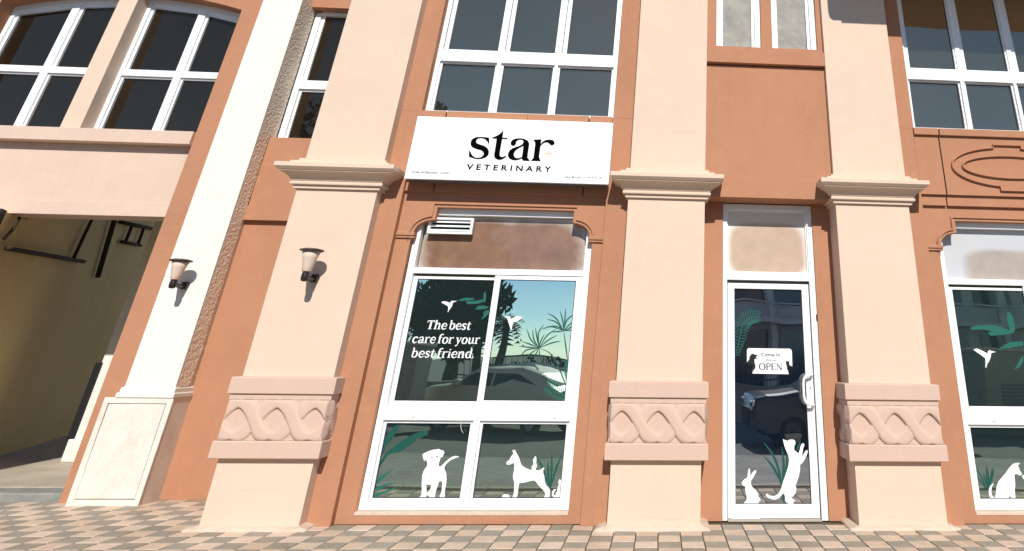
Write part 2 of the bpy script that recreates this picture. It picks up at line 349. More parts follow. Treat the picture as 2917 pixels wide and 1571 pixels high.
def sans_text(name, s, x0, x1, z0, z1, y, m, parent, spacing=1.0, off=0.0, split=False):
    cu = bpy.data.curves.new('text', 'FONT'); cu.body = s; cu.size = 1; cu.space_character = spacing; cu.offset = off
    cu.extrude = 0.0; cu.resolution_u = 3
    tmp = bpy.data.objects.new('text', cu)
    me = bpy.data.meshes.new_from_object(tmp); bpy.data.objects.remove(tmp); bpy.data.curves.remove(cu)
    xs = [v.co.x for v in me.vertices]; ys = [v.co.y for v in me.vertices]
    ax, ay = min(xs), min(ys); sx = (x1 - x0) / (max(xs) - ax); sz = (z1 - z0) / (max(ys) - ay)
    for v in me.vertices: v.co = Vector((x0 + (v.co.x - ax) * sx, y, z0 + (v.co.y - ay) * sz))
    bm = bmesh.new(); bm.from_mesh(me); bpy.data.meshes.remove(me)
    bmesh.ops.recalc_face_normals(bm, faces=bm.faces)
    for f in bm.faces:
        if f.normal.y > 0: f.normal_flip()
    ext = bmesh.ops.extrude_face_region(bm, geom=list(bm.faces))
    bmesh.ops.translate(bm, vec=(0, -0.0014, 0), verts=[e for e in ext['geom'] if isinstance(e, bmesh.types.BMVert)])
    if split:      # one object per letter
        me = bpy.data.meshes.new('t'); bm.to_mesh(me); bm.free()
        adj = {i: [] for i in range(len(me.vertices))}
        for e in me.edges: adj[e.vertices[0]].append(e.vertices[1]); adj[e.vertices[1]].append(e.vertices[0])
        seen = set(); comps = []
        for i in adj:
            if i in seen: continue
            st = [i]; seen.add(i); c = []
            while st:
                k = st.pop(); c.append(k)
                for q in adj[k]:
                    if q not in seen: seen.add(q); st.append(q)
            comps.append(set(c))
        for c in comps:
            idx = sorted(c); mp = {v: n for n, v in enumerate(idx)}
            m2 = bpy.data.meshes.new('sign_letter')
            m2.from_pydata([me.vertices[v].co for v in idx], [], [[mp[v] for v in p.vertices] for p in me.polygons if p.vertices[0] in c])
            link('sign_letter', m2, m, parent)
        bpy.data.meshes.remove(me); return None
    return bmlink(name, bm, m, parent)
def blade(bm, pts, y, w, th=0.001):
    c = catmull([(p[0], p[1], 0) for p in pts], 5) if len(pts) > 2 else [(p[0], p[1], 0) for p in pts]
    n = len(c)
    stroke2d(bm, [(p[0], p[1], w * max(0.12, math.sin(math.pi * min(1, (0.06 + 0.9 * i / (n - 1)))) ** 0.8)) for i, p in enumerate(c)], y, th)

# ================================================================== SETTING: ground
bm = bmesh.new()
va = [bm.verts.new(c) for c in ((-60, 5.62, -0.12), (60, 5.62, -0.12), (60, -4.0, -0.42), (-60, -4.0, -0.42), (60, -300, -0.42), (-60, -300, -0.42))]
bm.faces.new((va[0], va[3], va[2], va[1])); bm.faces.new((va[3], va[5], va[4], va[2]))
ex = bmesh.ops.extrude_face_region(bm, geom=list(bm.faces)); bmesh.ops.translate(bm, vec=(0, 0, -0.3), verts=[e for e in ex['geom'] if isinstance(e, bmesh.types.BMVert)])
bmesh.ops.recalc_face_normals(bm, faces=bm.faces)
gr = bmlink('road', bm, M_ASPH, None); tag(gr, 'grey asphalt road and car park across from the shopfront', kind='structure')
bl = None
bm = bmesh.new()
va = [bm.verts.new(c) for c in ((-30, 5.60, -0.114), (30, 5.60, -0.114), (30, 1.2, -0.2515), (-30, 1.2, -0.2515))]; bm.faces.new(list(reversed(va)))
ex = bmesh.ops.extrude_face_region(bm, geom=list(bm.faces)); bmesh.ops.translate(bm, vec=(0, 0, -0.006), verts=[e for e in ex['geom'] if isinstance(e, bmesh.types.BMVert)])
bmesh.ops.recalc_face_normals(bm, faces=bm.faces)
bl = bmlink('parking_strip', bm, M_BLOCKS, None); tag(bl, 'grey block paved strip beside the pavement', kind='structure')
kb = box('kerb', M_CONC, None, *[(x, x + 0.99, 5.61, 5.74, -0.3, 0.0) for x in range(-20, 20)], bevel=0.01); tag(kb, 'concrete kerb along the pavement edge', kind='structure')
pv = box('pavement', M_JOINT, None, (-20, 20, 5.74, 9.2, -0.3, -0.012)); tag(pv, 'chequered pavement of tan and grey square pavers', kind='structure')
ORG['pavement'] = ORG[pv.name]
tiles = []
P_ = 0.2; X0 = 0.052; Y0 = 6.72
for j in range(-4, 11):
    y = Y0 + j * P_
    for i in range(-95, 90):
        x = X0 + i * P_
        if y > 7.0 and x > -4.25 and y + P_ > 7.52: continue
        if y > 8.38 or (y > 8.2 and x < -6.0): continue
        tiles.append((i, j, x, y))
def tile_bm(bm, x, y, dz, tilt, g=0.0045):
    a, b, c, d = x + g, x + P_ - g, y + g, y + P_ - g
    e = 0.003
    top = [(a + e, c + e), (b - e, c + e), (b - e, d - e), (a + e, d - e)]; mid = [(a, c), (b, c), (b, d), (a, d)]
    zt = lambda p: dz + tilt[0] * (p[0] - x - .1) + tilt[1] * (p[1] - y - .1)
    v1 = [bm.verts.new((*p, zt(p))) for p in top]; v2 = [bm.verts.new((*p, zt(p) - e)) for p in mid]; v3 = [bm.verts.new((*p, -0.02)) for p in mid]
    bm.faces.new(v1)
    for k in range(4):
        q = (k + 1) % 4
        bm.faces.new((v2[k], v2[q], v1[q], v1[k])); bm.faces.new((v3[k], v3[q], v2[q], v2[k]))
def vis(x, y):
    if y < 6.3 or y > 8.35: return 1e9
    if x + .1 > 3.9: return 1e9
    lim = -8.1 - (8.4 - y) * -0.55
    if x < lim: return 1e9
    if y > 7.1 and x > -4.2 and not (-2.95 < x < -0.7 and y < 7.4) and not (0.4 < x < 1.95): return 1e8
    return math.hypot(x - 0, y)
tiles.sort(key=lambda t: vis(t[2], t[3]))
near = tiles[:300]; rest = tiles[300:]
TM = {}
tv = []
for mi, m_ in enumerate((M_TAN, M_GREYT)):
    for k in range(5):
        bm = bmesh.new(); tile_bm(bm, -.1, -.1, random.uniform(-.001, .0015), (random.uniform(-.012, .012), random.uniform(-.012, .012)))
        me = bpy.data.meshes.new('paving_tile'); bm.normal_update(); bm.to_mesh(me); bm.free(); me.materials.append(m_); tv.append(me)
for (i, j, x, y) in near:
    me = tv[((i + j) % 2) * 5 + random.randrange(5)]
    o = bpy.data.objects.new('paving_tile', me); COL.objects.link(o); o.parent = pv
    o.location = Vector((x + .1, y + .1, random.uniform(-.0008, .0008))) - ORG[pv.name]
for par, m_ in ((0, M_TAN), (1, M_GREYT)):
    bm = bmesh.new()
    for (i, j, x, y) in rest:
        if (i + j) % 2 == par: tile_bm(bm, x, y, 0.0, (0, 0))
    o = bmlink('paving_tiles', bm, m_, pv); o['kind'] = 'stuff'

# ================================================================== CLINIC BUILDING
B = empty('clinic_building', (0.4, 7.13, 0), 'terracotta and peach clinic facade with pilasters, shop windows and a glass door', 'building')
# --- pilasters
def frieze_height(u, z):
    """interlaced guilloche relief, u along the face, z from centre"""
    Lw = 0.706; A = 0.130
    def strand(ph):
        cc = math.cos(2 * math.pi * u / Lw + ph); c = A * math.copysign(abs(cc) ** 0.82, cc)
        slope = -A * 2 * math.pi / Lw * math.sin(2 * math.pi * u / Lw + ph)
        d = abs(z - c) / math.sqrt(1 + slope * slope)
        t = 0.033 + 0.038 * abs(math.sin(2 * math.pi * u / Lw + ph))
        r = d / t
        return (0.0 if r >= 1 else (1 - r ** 4.5) ** 0.6), slope
    h1, s1 = strand(0); h2, s2 = strand(math.pi)
    def lift(sl):
        k = max(0.0, min(1.0, 0.5 - sl * 1.1)); return 0.019 + 0.012 * k * k * (3 - 2 * k)
    return max(h1 * lift(s1), h2 * lift(s2), 0.0)
def frieze_mesh(w, depth):
    bm = bmesh.new(); nx, nz = 190, 74; H = 0.335
    g = []
    for j in range(nz + 1):
        z = -H / 2 + H * j / nz; row = []
        for i in range(nx + 1):
            x = -w / 2 + w * i / nx
            edge = min(1.0, (w / 2 - abs(x)) / 0.022); edge = math.sqrt(max(0.0, 1 - (1 - edge) ** 2))
            row.append(bm.verts.new((x, -0.006 - frieze_height(x, z) * edge, z + H / 2)))
        g.append(row)
    for j in range(nz):
        for i in range(nx): bm.faces.new((g[j][i], g[j][i + 1], g[j + 1][i + 1], g[j + 1][i]))
    # sides with a rounded bulge
    for sgn, col in ((-1, 0), (1, nx)):
        nd = 18
        prev = [g[j][col] for j in range(nz + 1)]
        for d in range(1, nd + 1):
            y = depth * d / nd; cur = []
            for j in range(nz + 1):
                z = -H / 2 + H * j / nz
                b = frieze_height(y + 0.06, z) * 0.9 * (1 if d < nd else 0) * min(1, d / 2)
                cur.append(bm.verts.new((sgn * (w / 2 + b), y, z + H / 2)))
            for j in range(nz):
                f = (prev[j], prev[j + 1], cur[j + 1], cur[j]) if sgn > 0 else (prev[j], cur[j], cur[j + 1], prev[j + 1])
                bm.faces.new(f if sgn < 0 else tuple(reversed(f)))
            prev = cur
    bmesh.ops.recalc_face_normals(bm, faces=bm.faces)
    me = bpy.data.meshes.new('braided_frieze'); bm.to_mesh(me); bm.free()
    for p in me.polygons: p.use_smooth = True
    me.materials.append(M_PINK); return me
FR = frieze_mesh(0.932, 0.42)
capp = [(0.004, 3.062), (0.03, 3.064), (0.03, 3.098), (0.045, 3.100), (0.06, 3.104), (0.062, 3.118), (0.06, 3.131), (0.048, 3.134), (0.048, 3.142), (0.058, 3.146), (0.062, 3.158), (0.078, 3.178), (0.098, 3.196), (0.122, 3.211), (0.146, 3.220), (0.158, 3.226), (0.158, 3.236), (0.172, 3.240), (0.196, 3.262), (0.200, 3.266), (0.200, 3.306), (0.194, 3.312), (0.100, 3.316), (0.100, 3.352), (0.094, 3.356), (0.042, 3.358), (0.042, 3.392), (0.036, 3.396), (0.004, 3.398)]
def pilaster(x0, x1, back, backs):
    p = box('pilaster', M_PEACH, B, (x0, x1, 7.13, back, 0.0, 9.2), bevel=0.004)
    bm = bmesh.new(); collar(bm, x0, x1, 7.13, min(back, 7.6), capp)
    bmlink('capital', bm, M_PEACH, p)
    bm = bmesh.new(); collar(bm, x0, x1, 7.13, backs, [(0.054, 1.078), (0.060, 1.084), (0.060, 1.214), (0.056, 1.222), (0.006, 1.228)]); bmlink('upper_band', bm, M_PINK, p)
    bm = bmesh.new(); collar(bm, x0, x1, 7.13, backs, [(0.034, 1.026), (0.040, 1.032), (0.040, 1.066), (0.036, 1.079)]); bmlink('fillet', bm, M_PINK, p)
    o = bpy.data.objects.new('braided_frieze', FR); COL.objects.link(o); o.parent = p
    o.location = Vector(((x0 + x1) / 2, 7.13 - 0.030, 0.694)) - ORG[p.name]
    bm = bmesh.new(); collar(bm, x0, x1, 7.13, backs, [(0.036, 0.690), (0.040, 0.696), (0.040, 0.728), (0.030, 0.734)]); bmlink('fillet', bm, M_PINK, p)
    bm = bmesh.new(); collar(bm, x0, x1, 7.13, backs, [(0.056, 0.549), (0.062, 0.556), (0.062, 0.682), (0.056, 0.692)]); bmlink('lower_band', bm, M_PINK, p)
    # rough mortar footing
    bm = bmesh.new()
    n = 46; xa, xb, yf = x0 - 0.10, x1 + 0.09, 7.13 - 0.068
    rings = []
    path = [(xa, backs - (backs - yf) * t / 8) for t in range(9)] + [(xa + (xb - xa) * t / n, yf) for t in range(1, n + 1)] + [(xb, yf + (backs - yf) * t / 8) for t in range(1, 9)]
    cx, cy = (x0 + x1) / 2, backs
    for k, (px, py) in enumerate(path):
        nn = mnoise.noise(Vector((px * 9, py * 9, x0))) * 0.012
        ix = min(max(px, x0), x1); iy = max(py, 7.13)
        vx, vy = px + (nn if px in (xa, xb) else 0), py + (nn if py == yf else 0)
        rings.append((bm.verts.new((vx, vy, -0.01)), bm.verts.new((vx, vy, 0.012 + abs(nn) * .5)), bm.verts.new((vx + (ix - vx) * .25, vy + (iy - vy) * .25, 0.021 + nn * .3)), bm.verts.new((ix + (0.004 if ix == x0 else 0), iy + 0.004, 0.036 + nn * 1.0 + 0.012 * mnoise.noise(Vector((px * 3, 2, x0)))))))
    for a, b in zip(rings, rings[1:]):
        for q in range(3): bm.faces.new((a[q], b[q], b[q + 1], a[q + 1]))
    bmesh.ops.recalc_face_normals(bm, faces=bm.faces)
    bmlink('mortar_footing', bm, M_MORTAR, p, smooth=True)
    return p
pilaster(-4.032, -3.172, 8.6, 7.55)
pilaster(-0.423, 0.443, 7.62, 7.50)
pilaster(1.945, 2.803, 7.62, 7.48)
pilaster(5.552, 6.412, 7.62, 7.48)
pilaster(7.93, 8.79, 7.62, 7.48)

def arc(cx, cz, rx, rz, a0, a1, n=12): return [(cx + rx * math.cos(R(a0 + (a1 - a0) * k / n)), cz + rz * math.sin(R(a0 + (a1 - a0) * k / n))) for k in range(n + 1)]

def shop_bay(dx, first):
    X = lambda v: v + dx
    # side strips of the wall (front plane A)
    boxes('wall', M_BROWN, B, (X(-3.172), X(-2.952), 7.26, 7.60, 0, 4.052), (X(-0.680), X(-0.423), 7.26, 7.60, 0, 4.052), bevel=0.003)
    # window surround B with shouldered opening
    L0, R0 = X(-2.792), X(-0.806)
    lo = [(X(-2.952), 0), (X(-0.680), 0), (X(-0.680), 3.20), (X(-2.952), 3.20)]
    hole = [(L0, 0.085), (L0, 2.618)] + [(X(-2.767), 2.622), (X(-2.767), 2.663)] + list(reversed(arc(X(-2.563), 2.663, 0.204, 0.140, 90, 180))) + [(X(-2.563), 2.942), (X(-1.035), 2.942)] + list(reversed(arc(X(-1.035), 2.663, 0.196, 0.140, 0, 90)))[0:] + [(X(-0.839), 2.622), (R0, 2.618), (R0, 0.085)]
    slab('window_surround', M_BROWN, B, [lo, hole], 7.34, 7.50)
    # raised mouldings
    w = 0.046
    om = [(X(-2.563) - w, 2.850), (X(-2.563) - w, 2.942 + w), (X(-1.035) + w, 2.942 + w), (X(-1.035) + w, 2.850)]
    ring = [(X(-2.767) - .002, 2.664)] + list(reversed(arc(X(-2.563), 2.663, 0.204, 0.140, 90, 180))) + [(X(-2.563), 2.942), (X(-1.035), 2.942)] + list(reversed(arc(X(-1.035), 2.663, 0.196, 0.140, 0, 90))) + [(X(-0.839) + w, 2.664)] + arc(X(-1.035), 2.663, 0.196 + w, 0.140 + w, 0, 79) + [(X(-1.035) + w, 2.942 + w), (X(-2.563) - w, 2.942 + w)] + arc(X(-2.563), 2.663, 0.204 + w, 0.140 + w, 101, 180)
    slab('arch_moulding', M_BROWN, B, [ring], 7.322, 7.36, 0.003)
    def off_path(o):
        return ([(X(-2.767) - o, 2.664)] if o < w else [(X(-2.767) - w, 2.664)]) + list(reversed(arc(X(-2.563), 2.663, 0.204 + o, 0.140 + o, 90 + 40 * o / w * .28, 180))) + [(X(-2.563) - o, 2.942 + o), (X(-1.035) + o, 2.942 + o)] + list(reversed(arc(X(-1.035), 2.663, 0.196 + o, 0.140 + o, 0, 90 - 40 * o / w * .28)))
    pi, po = off_path(w - 0.015), off_path(w)
    slab('arch_moulding_lip', M_BROWN, B, [pi + list(reversed(po))], 7.304, 7.3215, 0.004)
    for a, b in ((X(-2.950), X(-2.752)), (X(-0.852), X(-0.684))):
        bm = bmesh.new(); bx(bm, a, b, 7.305, 7.42, 2.622, 2.662); bx(bm, a, b, 7.318, 7.42, 2.596, 2.6215)
        o = bmlink('impost_moulding', bm, M_BROWN, B); md = o.modifiers.new('bevel', 'BEVEL'); md.width = 0.006; md.segments = 2
    # sill mortar lip
    box('sill_lip', M_MORTAR, B, (L0 + .002, R0 - .002, 7.334, 7.42, 0.068, 0.096), bevel=0.004)
    # frieze between the storeys: bands and panel in separate cast pieces
    xs = [X(-2.950), X(-2.643), X(-2.628), X(-0.962), X(-0.947), X(-0.682)]
    for a, b in ((0, 1), (2, 3), (4, 5)):
        if (a, b) == (2, 3) and first:
            box('band_block', M_BROWN, B, (xs[2], X(-1.684), 7.228, 7.50, 3.968, 4.056), bevel=0.003); box('band_block', M_BROWN, B, (X(-1.681), xs[3], 7.228, 7.50, 3.968, 4.056), bevel=0.003)
        else: box('band_block', M_BROWN, B, (xs[a], xs[b], 7.228, 7.50, 3.968, 4.056), bevel=0.003)
        box('band_block', M_BROWN, B, (xs[a], xs[b], 7.300, 7.50, 3.112, 3.2345), bevel=0.003)
        box('frieze_panel', M_BROWN, B, (xs[a], xs[b], 7.264, 7.50, 3.235, 3.967), bevel=0.003)
    cx = X(-1.795); cz = 3.590
    if not first:
        bm = bmesh.new()
        def bead(pts, closed):
            n = len(pts)
            for i in range(n if closed else n - 1):
                pass
            rr = 0.009
            pv_ = []
            for i in range(n):
                a = pts[(i - 1) % n] if closed or i > 0 else pts[i]; b = pts[(i + 1) % n] if closed or i < n - 1 else pts[i]
                dx_, dz_ = b[0] - a[0], b[1] - a[1]; l = math.hypot(dx_, dz_); nx, nz = -dz_ / l, dx_ / l
                pv_.append([bm.verts.new((pts[i][0] + nx * o_, 7.266 - h_, pts[i][1] + nz * o_)) for o_, h_ in ((-rr, 0), (-rr, .028), (-rr * .4, .034), (rr * .4, .034), (rr, .028), (rr, 0))])
            for i in range(n if closed else n - 1):
                a, b = pv_[i], pv_[(i + 1) % n]
                for k in range(5): bm.faces.new((a[k], a[k + 1], b[k + 1], b[k]))
            if not closed: bm.faces.new(pv_[0]); bm.faces.new(list(reversed(pv_[-1])))
        t = 0.175
        aa = math.degrees(math.acos(t / 0.73))
        top = arc(cx, cz, 0.73, 0.245, aa, 180 - aa, 1)
        outer = arc(cx, cz, 0.73, 0.245, 180 - aa, 180 + aa, 40) + [(cx - t, cz - .290), (cx + t, cz - .290)] + arc(cx, cz, 0.73, 0.245, 360 - aa, 360 + aa, 40) + [(cx + t, cz + .278), (cx - t, cz + .278)]
        bead(outer, True); bead(arc(cx, cz, 0.60, 0.138, 0, 355, 71), True)
        bmesh.ops.recalc_face_normals(bm, faces=bm.faces)
        bmlink('oval_moulding', bm, M_BROWN, B)
    # ---------- the shop window itself
    wd = box('shop_window', M_WHITE, B,
        (X(-2.785), X(-2.716), 7.40, 7.50, 0.098, 2.92), (X(-0.882), X(-0.813), 7.40, 7.50, 0.098, 2.92),      # stiles
        (X(-2.716), X(-0.882), 7.402, 7.50, 0.098, 0.160), (X(-2.716), X(-0.882), 7.402, 7.50, 2.238, 2.300), (X(-2.716), X(-0.882), 7.402, 7.50, 2.872, 2.96),
        (X(-2.716), X(-0.882), 7.398, 7.50, 0.842, 0.980),
        (X(-1.838), X(-1.772), 7.404, 7.49, 0.160, 0.842), bevel=0.004)
    g = []
    def sash(x0, x1, z0, z1, w_, y0, y1, wz=None):
        wz = wz or w_
        box('sash_frame', M_WHITE, wd, (x0, x0 + w_, y0, y1, z0, z1), (x1 - w_, x1, y0, y1, z0, z1), (x0 + w_, x1 - w_, y0 + .001, y1, z0, z0 + wz), (x0 + w_, x1 - w_, y0 + .001, y1, z1 - wz, z1), bevel=0.003)
    # fixed lower lights
    sash(X(-2.714), X(-1.84), 0.162, 0.840, 0.026, 7.425, 7.47); sash(X(-1.770), X(-0.884), 0.162, 0.840, 0.026, 7.425, 7.47)
    # sliding upper sashes (left one behind, right one in front)
    sash(X(-2.712), X(-1.775), 0.982, 2.212, 0.048, 7.438, 7.468, 0.028); sash(X(-1.835), X(-0.884), 0.982, 2.232, 0.066, 7.410, 7.436, 0.040)
    def pane(x0, x1, z0, z1, y, m_=None, nm='glass_pane'):
        if nm == 'glass_pane': gasket(wd, *{0: (x0 + .0015, x1 - .0015, z0 + .0015, z1 - .0015)}[0], y - .0002, 0.0075)
        return box(nm, m_ or G_SHOP, wd, (x0, x1, y, y + 0.008, z0, z1))
    pane(X(-2.690), X(-1.864), 0.186, 0.816, 7.446); pane(X(-1.746), X(-0.908), 0.186, 0.816, 7.446)
    pane(X(-2.666), X(-1.821), 1.008, 2.186, 7.451); pane(X(-1.771), X(-0.948), 1.020, 2.194, 7.420)
    bmt = board_mat('weathered_transom_film', (0.50, 0.44, 0.38), (0.205, 0.108, 0.060), 1.0, X(-1.80), 2.50, 0.92, 0.36, 0.8)
    if not first: bmt = board_mat('hazy_transom_film', (0.52, 0.53, 0.53), (0.34, 0.27, 0.215), 0.8, X(-1.75), 2.40, 0.74, 0.26, 0.5)
    pane(X(-2.70), X(-0.90), 2.304, 2.868, 7.478, bmt, 'transom_board')
    if first:
        # square extract vent in the top corner
        v = box('vent_grille', M_WHITE, wd, (-2.650, -2.625, 7.385, 7.44, 2.662, 2.840), (-2.185, -2.158, 7.385, 7.44, 2.662, 2.840), (-2.625, -2.185, 7.386, 7.44, 2.662, 2.686), (-2.625, -2.185, 7.386, 7.44, 2.818, 2.840), (-2.625, -2.185, 7.432, 7.441, 2.686, 2.818), bevel=0.002)
        v['label'] = 'white slatted vent in the top left corner of the transom'
        box('vent_back', M_RUBBER, wd, (-2.624, -2.186, 7.4315, 7.4318, 2.687, 2.817))
        for k in range(3):
            bm = bmesh.new(); z = 2.691 + k * 0.046
            vs = [bm.verts.new(c) for c in ((-2.625, 7.390, z), (-2.185, 7.390, z), (-2.185, 7.426, z + .024), (-2.625, 7.426, z + .024), (-2.625, 7.390, z + .004), (-2.185, 7.390, z + .004), (-2.185, 7.426, z + .028), (-2.625, 7.426, z + .028))]
            for f in ((0, 3, 2, 1), (4, 5, 6, 7), (0, 1, 5, 4), (1, 2, 6, 5), (2, 3, 7, 6), (3, 0, 4, 7)): bm.faces.new([vs[q] for q in f])
            bmlink('vent_slat', bm, M_WHITE, wd)
    # drain slots
    for xx in (-2.45, -1.05): box('drain_slot', M_GREYINK, wd, (X(xx), X(xx) + 0.03, 7.3965, 7.40, 0.868, 0.873))
    # dark room behind so nothing shows through the joints
    box('wall_backing', M_OLIVE, B, (X(-2.95), X(-0.68), 7.52, 7.60, 0, 4.05))
    # ---------- window of the upper floor
    uw = box('upper_window', M_WHITE, B,
        (X(-2.938), X(-2.886), 7.36, 7.46, 4.062, 6.95), (X(-0.728), X(-0.672), 7.36, 7.46, 4.062, 6.95),
        (X(-2.886), X(-0.728), 7.361, 7.46, 4.062, 4.100), (X(-2.886), X(-0.728), 7.361, 7.46, 6.88, 6.95),
        (X(-2.886), X(-0.728), 7.358, 7.46, 4.768, 4.925),
        (X(-2.185), X(-2.120), 7.362, 7.45, 4.925, 6.88), (X(-1.468), X(-1.402), 7.362, 7.45, 4.925, 6.88),
        (X(-2.185), X(-2.132), 7.362, 7.45, 4.100, 4.768), (X(-1.468), X(-1.428), 7.362, 7.45, 4.100, 4.768), bevel=0.003)
    for (a, b) in ((-2.886, -2.185), (-2.132, -1.468), (-1.428, -0.728)):
        a, b = X(a), X(b)
        box('glazing_bead', M_WHITE, uw, (a, a + .026, 7.392, 7.44, 4.102, 4.766), (b - .022, b, 7.392, 7.44, 4.102, 4.766), (a + .026, b - .022, 7.393, 7.44, 4.102, 4.118), (a + .026, b - .022, 7.393, 7.44, 4.748, 4.766), bevel=0.002)
        box('glass_pane', G_UP, uw, (a + .02, b - .018, 7.425, 7.433, 4.112, 4.752)); gasket(uw, a + .026, b - .022, 4.118, 4.748, 7.4249)
    for (a, b) in ((-2.886, -2.185), (-2.120, -1.468), (-1.402, -0.728)):
        a, b = X(a), X(b)
        box('sash_frame', M_WHITE, uw, (a + .008, a + .060, 7.382, 7.44, 4.927, 6.878), (b - .022, b, 7.382, 7.44, 4.927, 6.878), (a + .060, b - .022, 7.383, 7.44, 4.927, 4.942), (a + .060, b - .022, 7.383, 7.44, 6.83, 6.878), bevel=0.002)
        box('glass_pane', G_UP, uw, (a + .055, b - .018, 7.41, 7.418, 4.935, 6.84)); gasket(uw, a + .060, b - .022, 4.942, 6.83, 7.4099)
    boxes('wall', M_BROWN, B, (X(-3.172), X(-2.938), 7.26, 7.60, 4.052, 9.0), (X(-0.672), X(-0.423), 7.26, 7.60, 4.052, 9.0), (X(-2.938), X(-0.672), 7.262, 7.60, 6.95, 9.0), bevel=0.003)
    return wd, uw
w1, u1 = shop_bay(0.0, True)
w1['label'] = 'white framed shop window with puppy, pointed-ear dog and slogan decals'
u1['label'] = 'six-light upper window above the white sign'
w3, u3 = shop_bay(5.975, False)
w3['label'] = 'right-hand white framed shop window with a sitting dog decal'
u3['label'] = 'upper window at the right, part shaded by the balcony'

# --- door bay between second and third pilaster
boxes('wall', M_BROWN, B, (0.443, 0.678, 7.445, 7.62, 0, 3.20), (1.735, 1.945, 7.445, 7.62, 0, 3.20), bevel=0.002)
box('door_header', M_BROWN, B, (0.443, 1.945, 7.172, 7.60, 3.112, 3.336), bevel=0.003)
box('wall', M_BROWN, B, (0.443, 1.945, 7.196, 7.60, 3.337, 4.78), bevel=0.003)
box('ledge', M_BROWN, B, (0.443, 1.945, 7.138, 7.60, 4.800, 4.99), bevel=0.004)
box('wall', M_BROWN, B, (0.443, 1.945, 7.215, 7.60, 4.781, 4.7995))
hol = []
for a, b in ((0.568, 1.146), (1.290, 1.880)): hol.append([(a, 5.052), (a, 6.9), (b, 6.9), (b, 5.052)])
slab('wall', M_BROWN, B, [[(0.443, 4.99), (1.945, 4.99), (1.945, 9.0), (0.443, 9.0)]] + hol, 7.19, 7.60)
for (a, b) in ((0.568, 1.146), (1.290, 1.880)):
    nw = box('narrow_window', M_WHITE, B, (a + .002, a + .048, 7.245, 7.36, 5.054, 6.898), (b - .072, b - .002, 7.245, 7.36, 5.054, 6.898), (a + .048, b - .072, 7.246, 7.36, 5.054, 5.080), (a + .048, b - .072, 7.246, 7.36, 6.85, 6.898), bevel=0.003)
    box('sash_frame', M_WHITE, nw, (a + .050, a + .088, 7.285, 7.35, 5.082, 6.848), (b - .112, b - .074, 7.285, 7.35, 5.082, 6.848), (a + .088, b - .112, 7.286, 7.35, 5.082, 5.10), bevel=0.003)
    box('glass_pane', M_CURT if a < 1 else M_CURT, nw, (a + .08, b - .105, 7.318, 7.326, 5.09, 6.848))

# --- glass door
D = box('door_frame', M_WHITE, B, (0.680, 0.728, 7.465, 7.58, 0.0, 3.10), (1.668, 1.732, 7.465, 7.58, 0.0, 3.10), (0.728, 1.668, 7.466, 7.58, 3.038, 3.10), (0.728, 1.668, 7.462, 7.58, 2.245, 2.325), bevel=0.003)
box('door_frame_bead', M_WHITE, D, (0.7285, 0.740, 7.488, 7.56, 2.326, 3.037), (1.655, 1.6675, 7.488, 7.56, 2.326, 3.037), (0.740, 1.655, 7.489, 7.56, 3.024, 3.037), (0.740, 1.655, 7.489, 7.56, 2.326, 2.338), bevel=0.002)
box('transom_board', board_mat('tan_transom_film', (0.74, 0.70, 0.62), (0.46, 0.325, 0.225), 0.95, 1.20, 2.58, 0.47, 0.33), D, (0.738, 1.657, 7.515, 7.523, 2.334, 3.028))
LF = box('door_leaf', M_WHITE, B, (0.736, 0.812, 7.492, 7.54, 0.014, 2.212), (1.578, 1.657, 7.492, 7.54, 0.014, 2.212), (0.812, 1.578, 7.493, 7.54, 0.014, 0.130), (0.812, 1.578, 7.493, 7.54, 2.154, 2.212), bevel=0.004)
LF['label'] = 'white framed glass door with an open sign, rabbit and cat decals'
box('glass_pane', G_DOOR, LF, (0.808, 1.582, 7.518, 7.526, 0.126, 2.158)); gasket(LF, .812, 1.578, .130, 2.154, 7.5179, .005)
box('door_stop', M_STEELG, D, (0.7285, 0.7355, 7.53, 7.57, 0.0, 2.243), (1.6575, 1.6675, 7.505, 7.57, 0.0, 2.243), (0.7285, 1.6675, 7.52, 7.57, 2.213, 2.243))
bm = bmesh.new()
hp = [(1.640, 7.490, 1.292), (1.640, 7.455, 1.292), (1.632, 7.430, 1.292), (1.60, 7.424, 1.290), (1.565, 7.424, 1.278), (1.543, 7.424, 1.250), (1.535, 7.424, 1.21), (1.535, 7.424, 1.15), (1.535, 7.424, 1.09), (1.543, 7.424, 1.05), (1.565, 7.424, 1.022), (1.60, 7.424, 1.010), (1.632, 7.430, 1.008), (1.640, 7.455, 1.008), (1.640, 7.490, 1.008)]
tube(bm, hp, 0.0145, 12); bmlink('door_handle', bm, M_WHITE, LF, smooth=True)
box('lock_plate', M_WHITE, LF, (1.592, 1.645, 7.486, 7.4925, 1.03, 1.28), bevel=0.002)
bm = bmesh.new(); tube(bm, [(1.620, 7.4855, 1.168), (1.620, 7.4825, 1.168)], 0.006, 10); bx(bm, 1.6175, 1.6225, 7.483, 7.486, 1.145, 1.165); bmlink('keyhole', bm, M_INK, LF)
box('hinge', M_BLACK, D, (1.722, 1.740, 7.447, 7.4645, 1.835, 1.895), bevel=0.001)
box('door_threshold', M_CONC, B, (0.732, 1.664, 7.44, 7.60, -0.005, 0.010), bevel=0.003)
box('door_draught_strip', M_VINYL, LF, (0.77, 1.05, 7.486, 7.4915, 0.012, 0.020))
box('wall_backing', M_OLIVE, B, (0.44, 1.95, 7.63, 7.70, 0, 9))

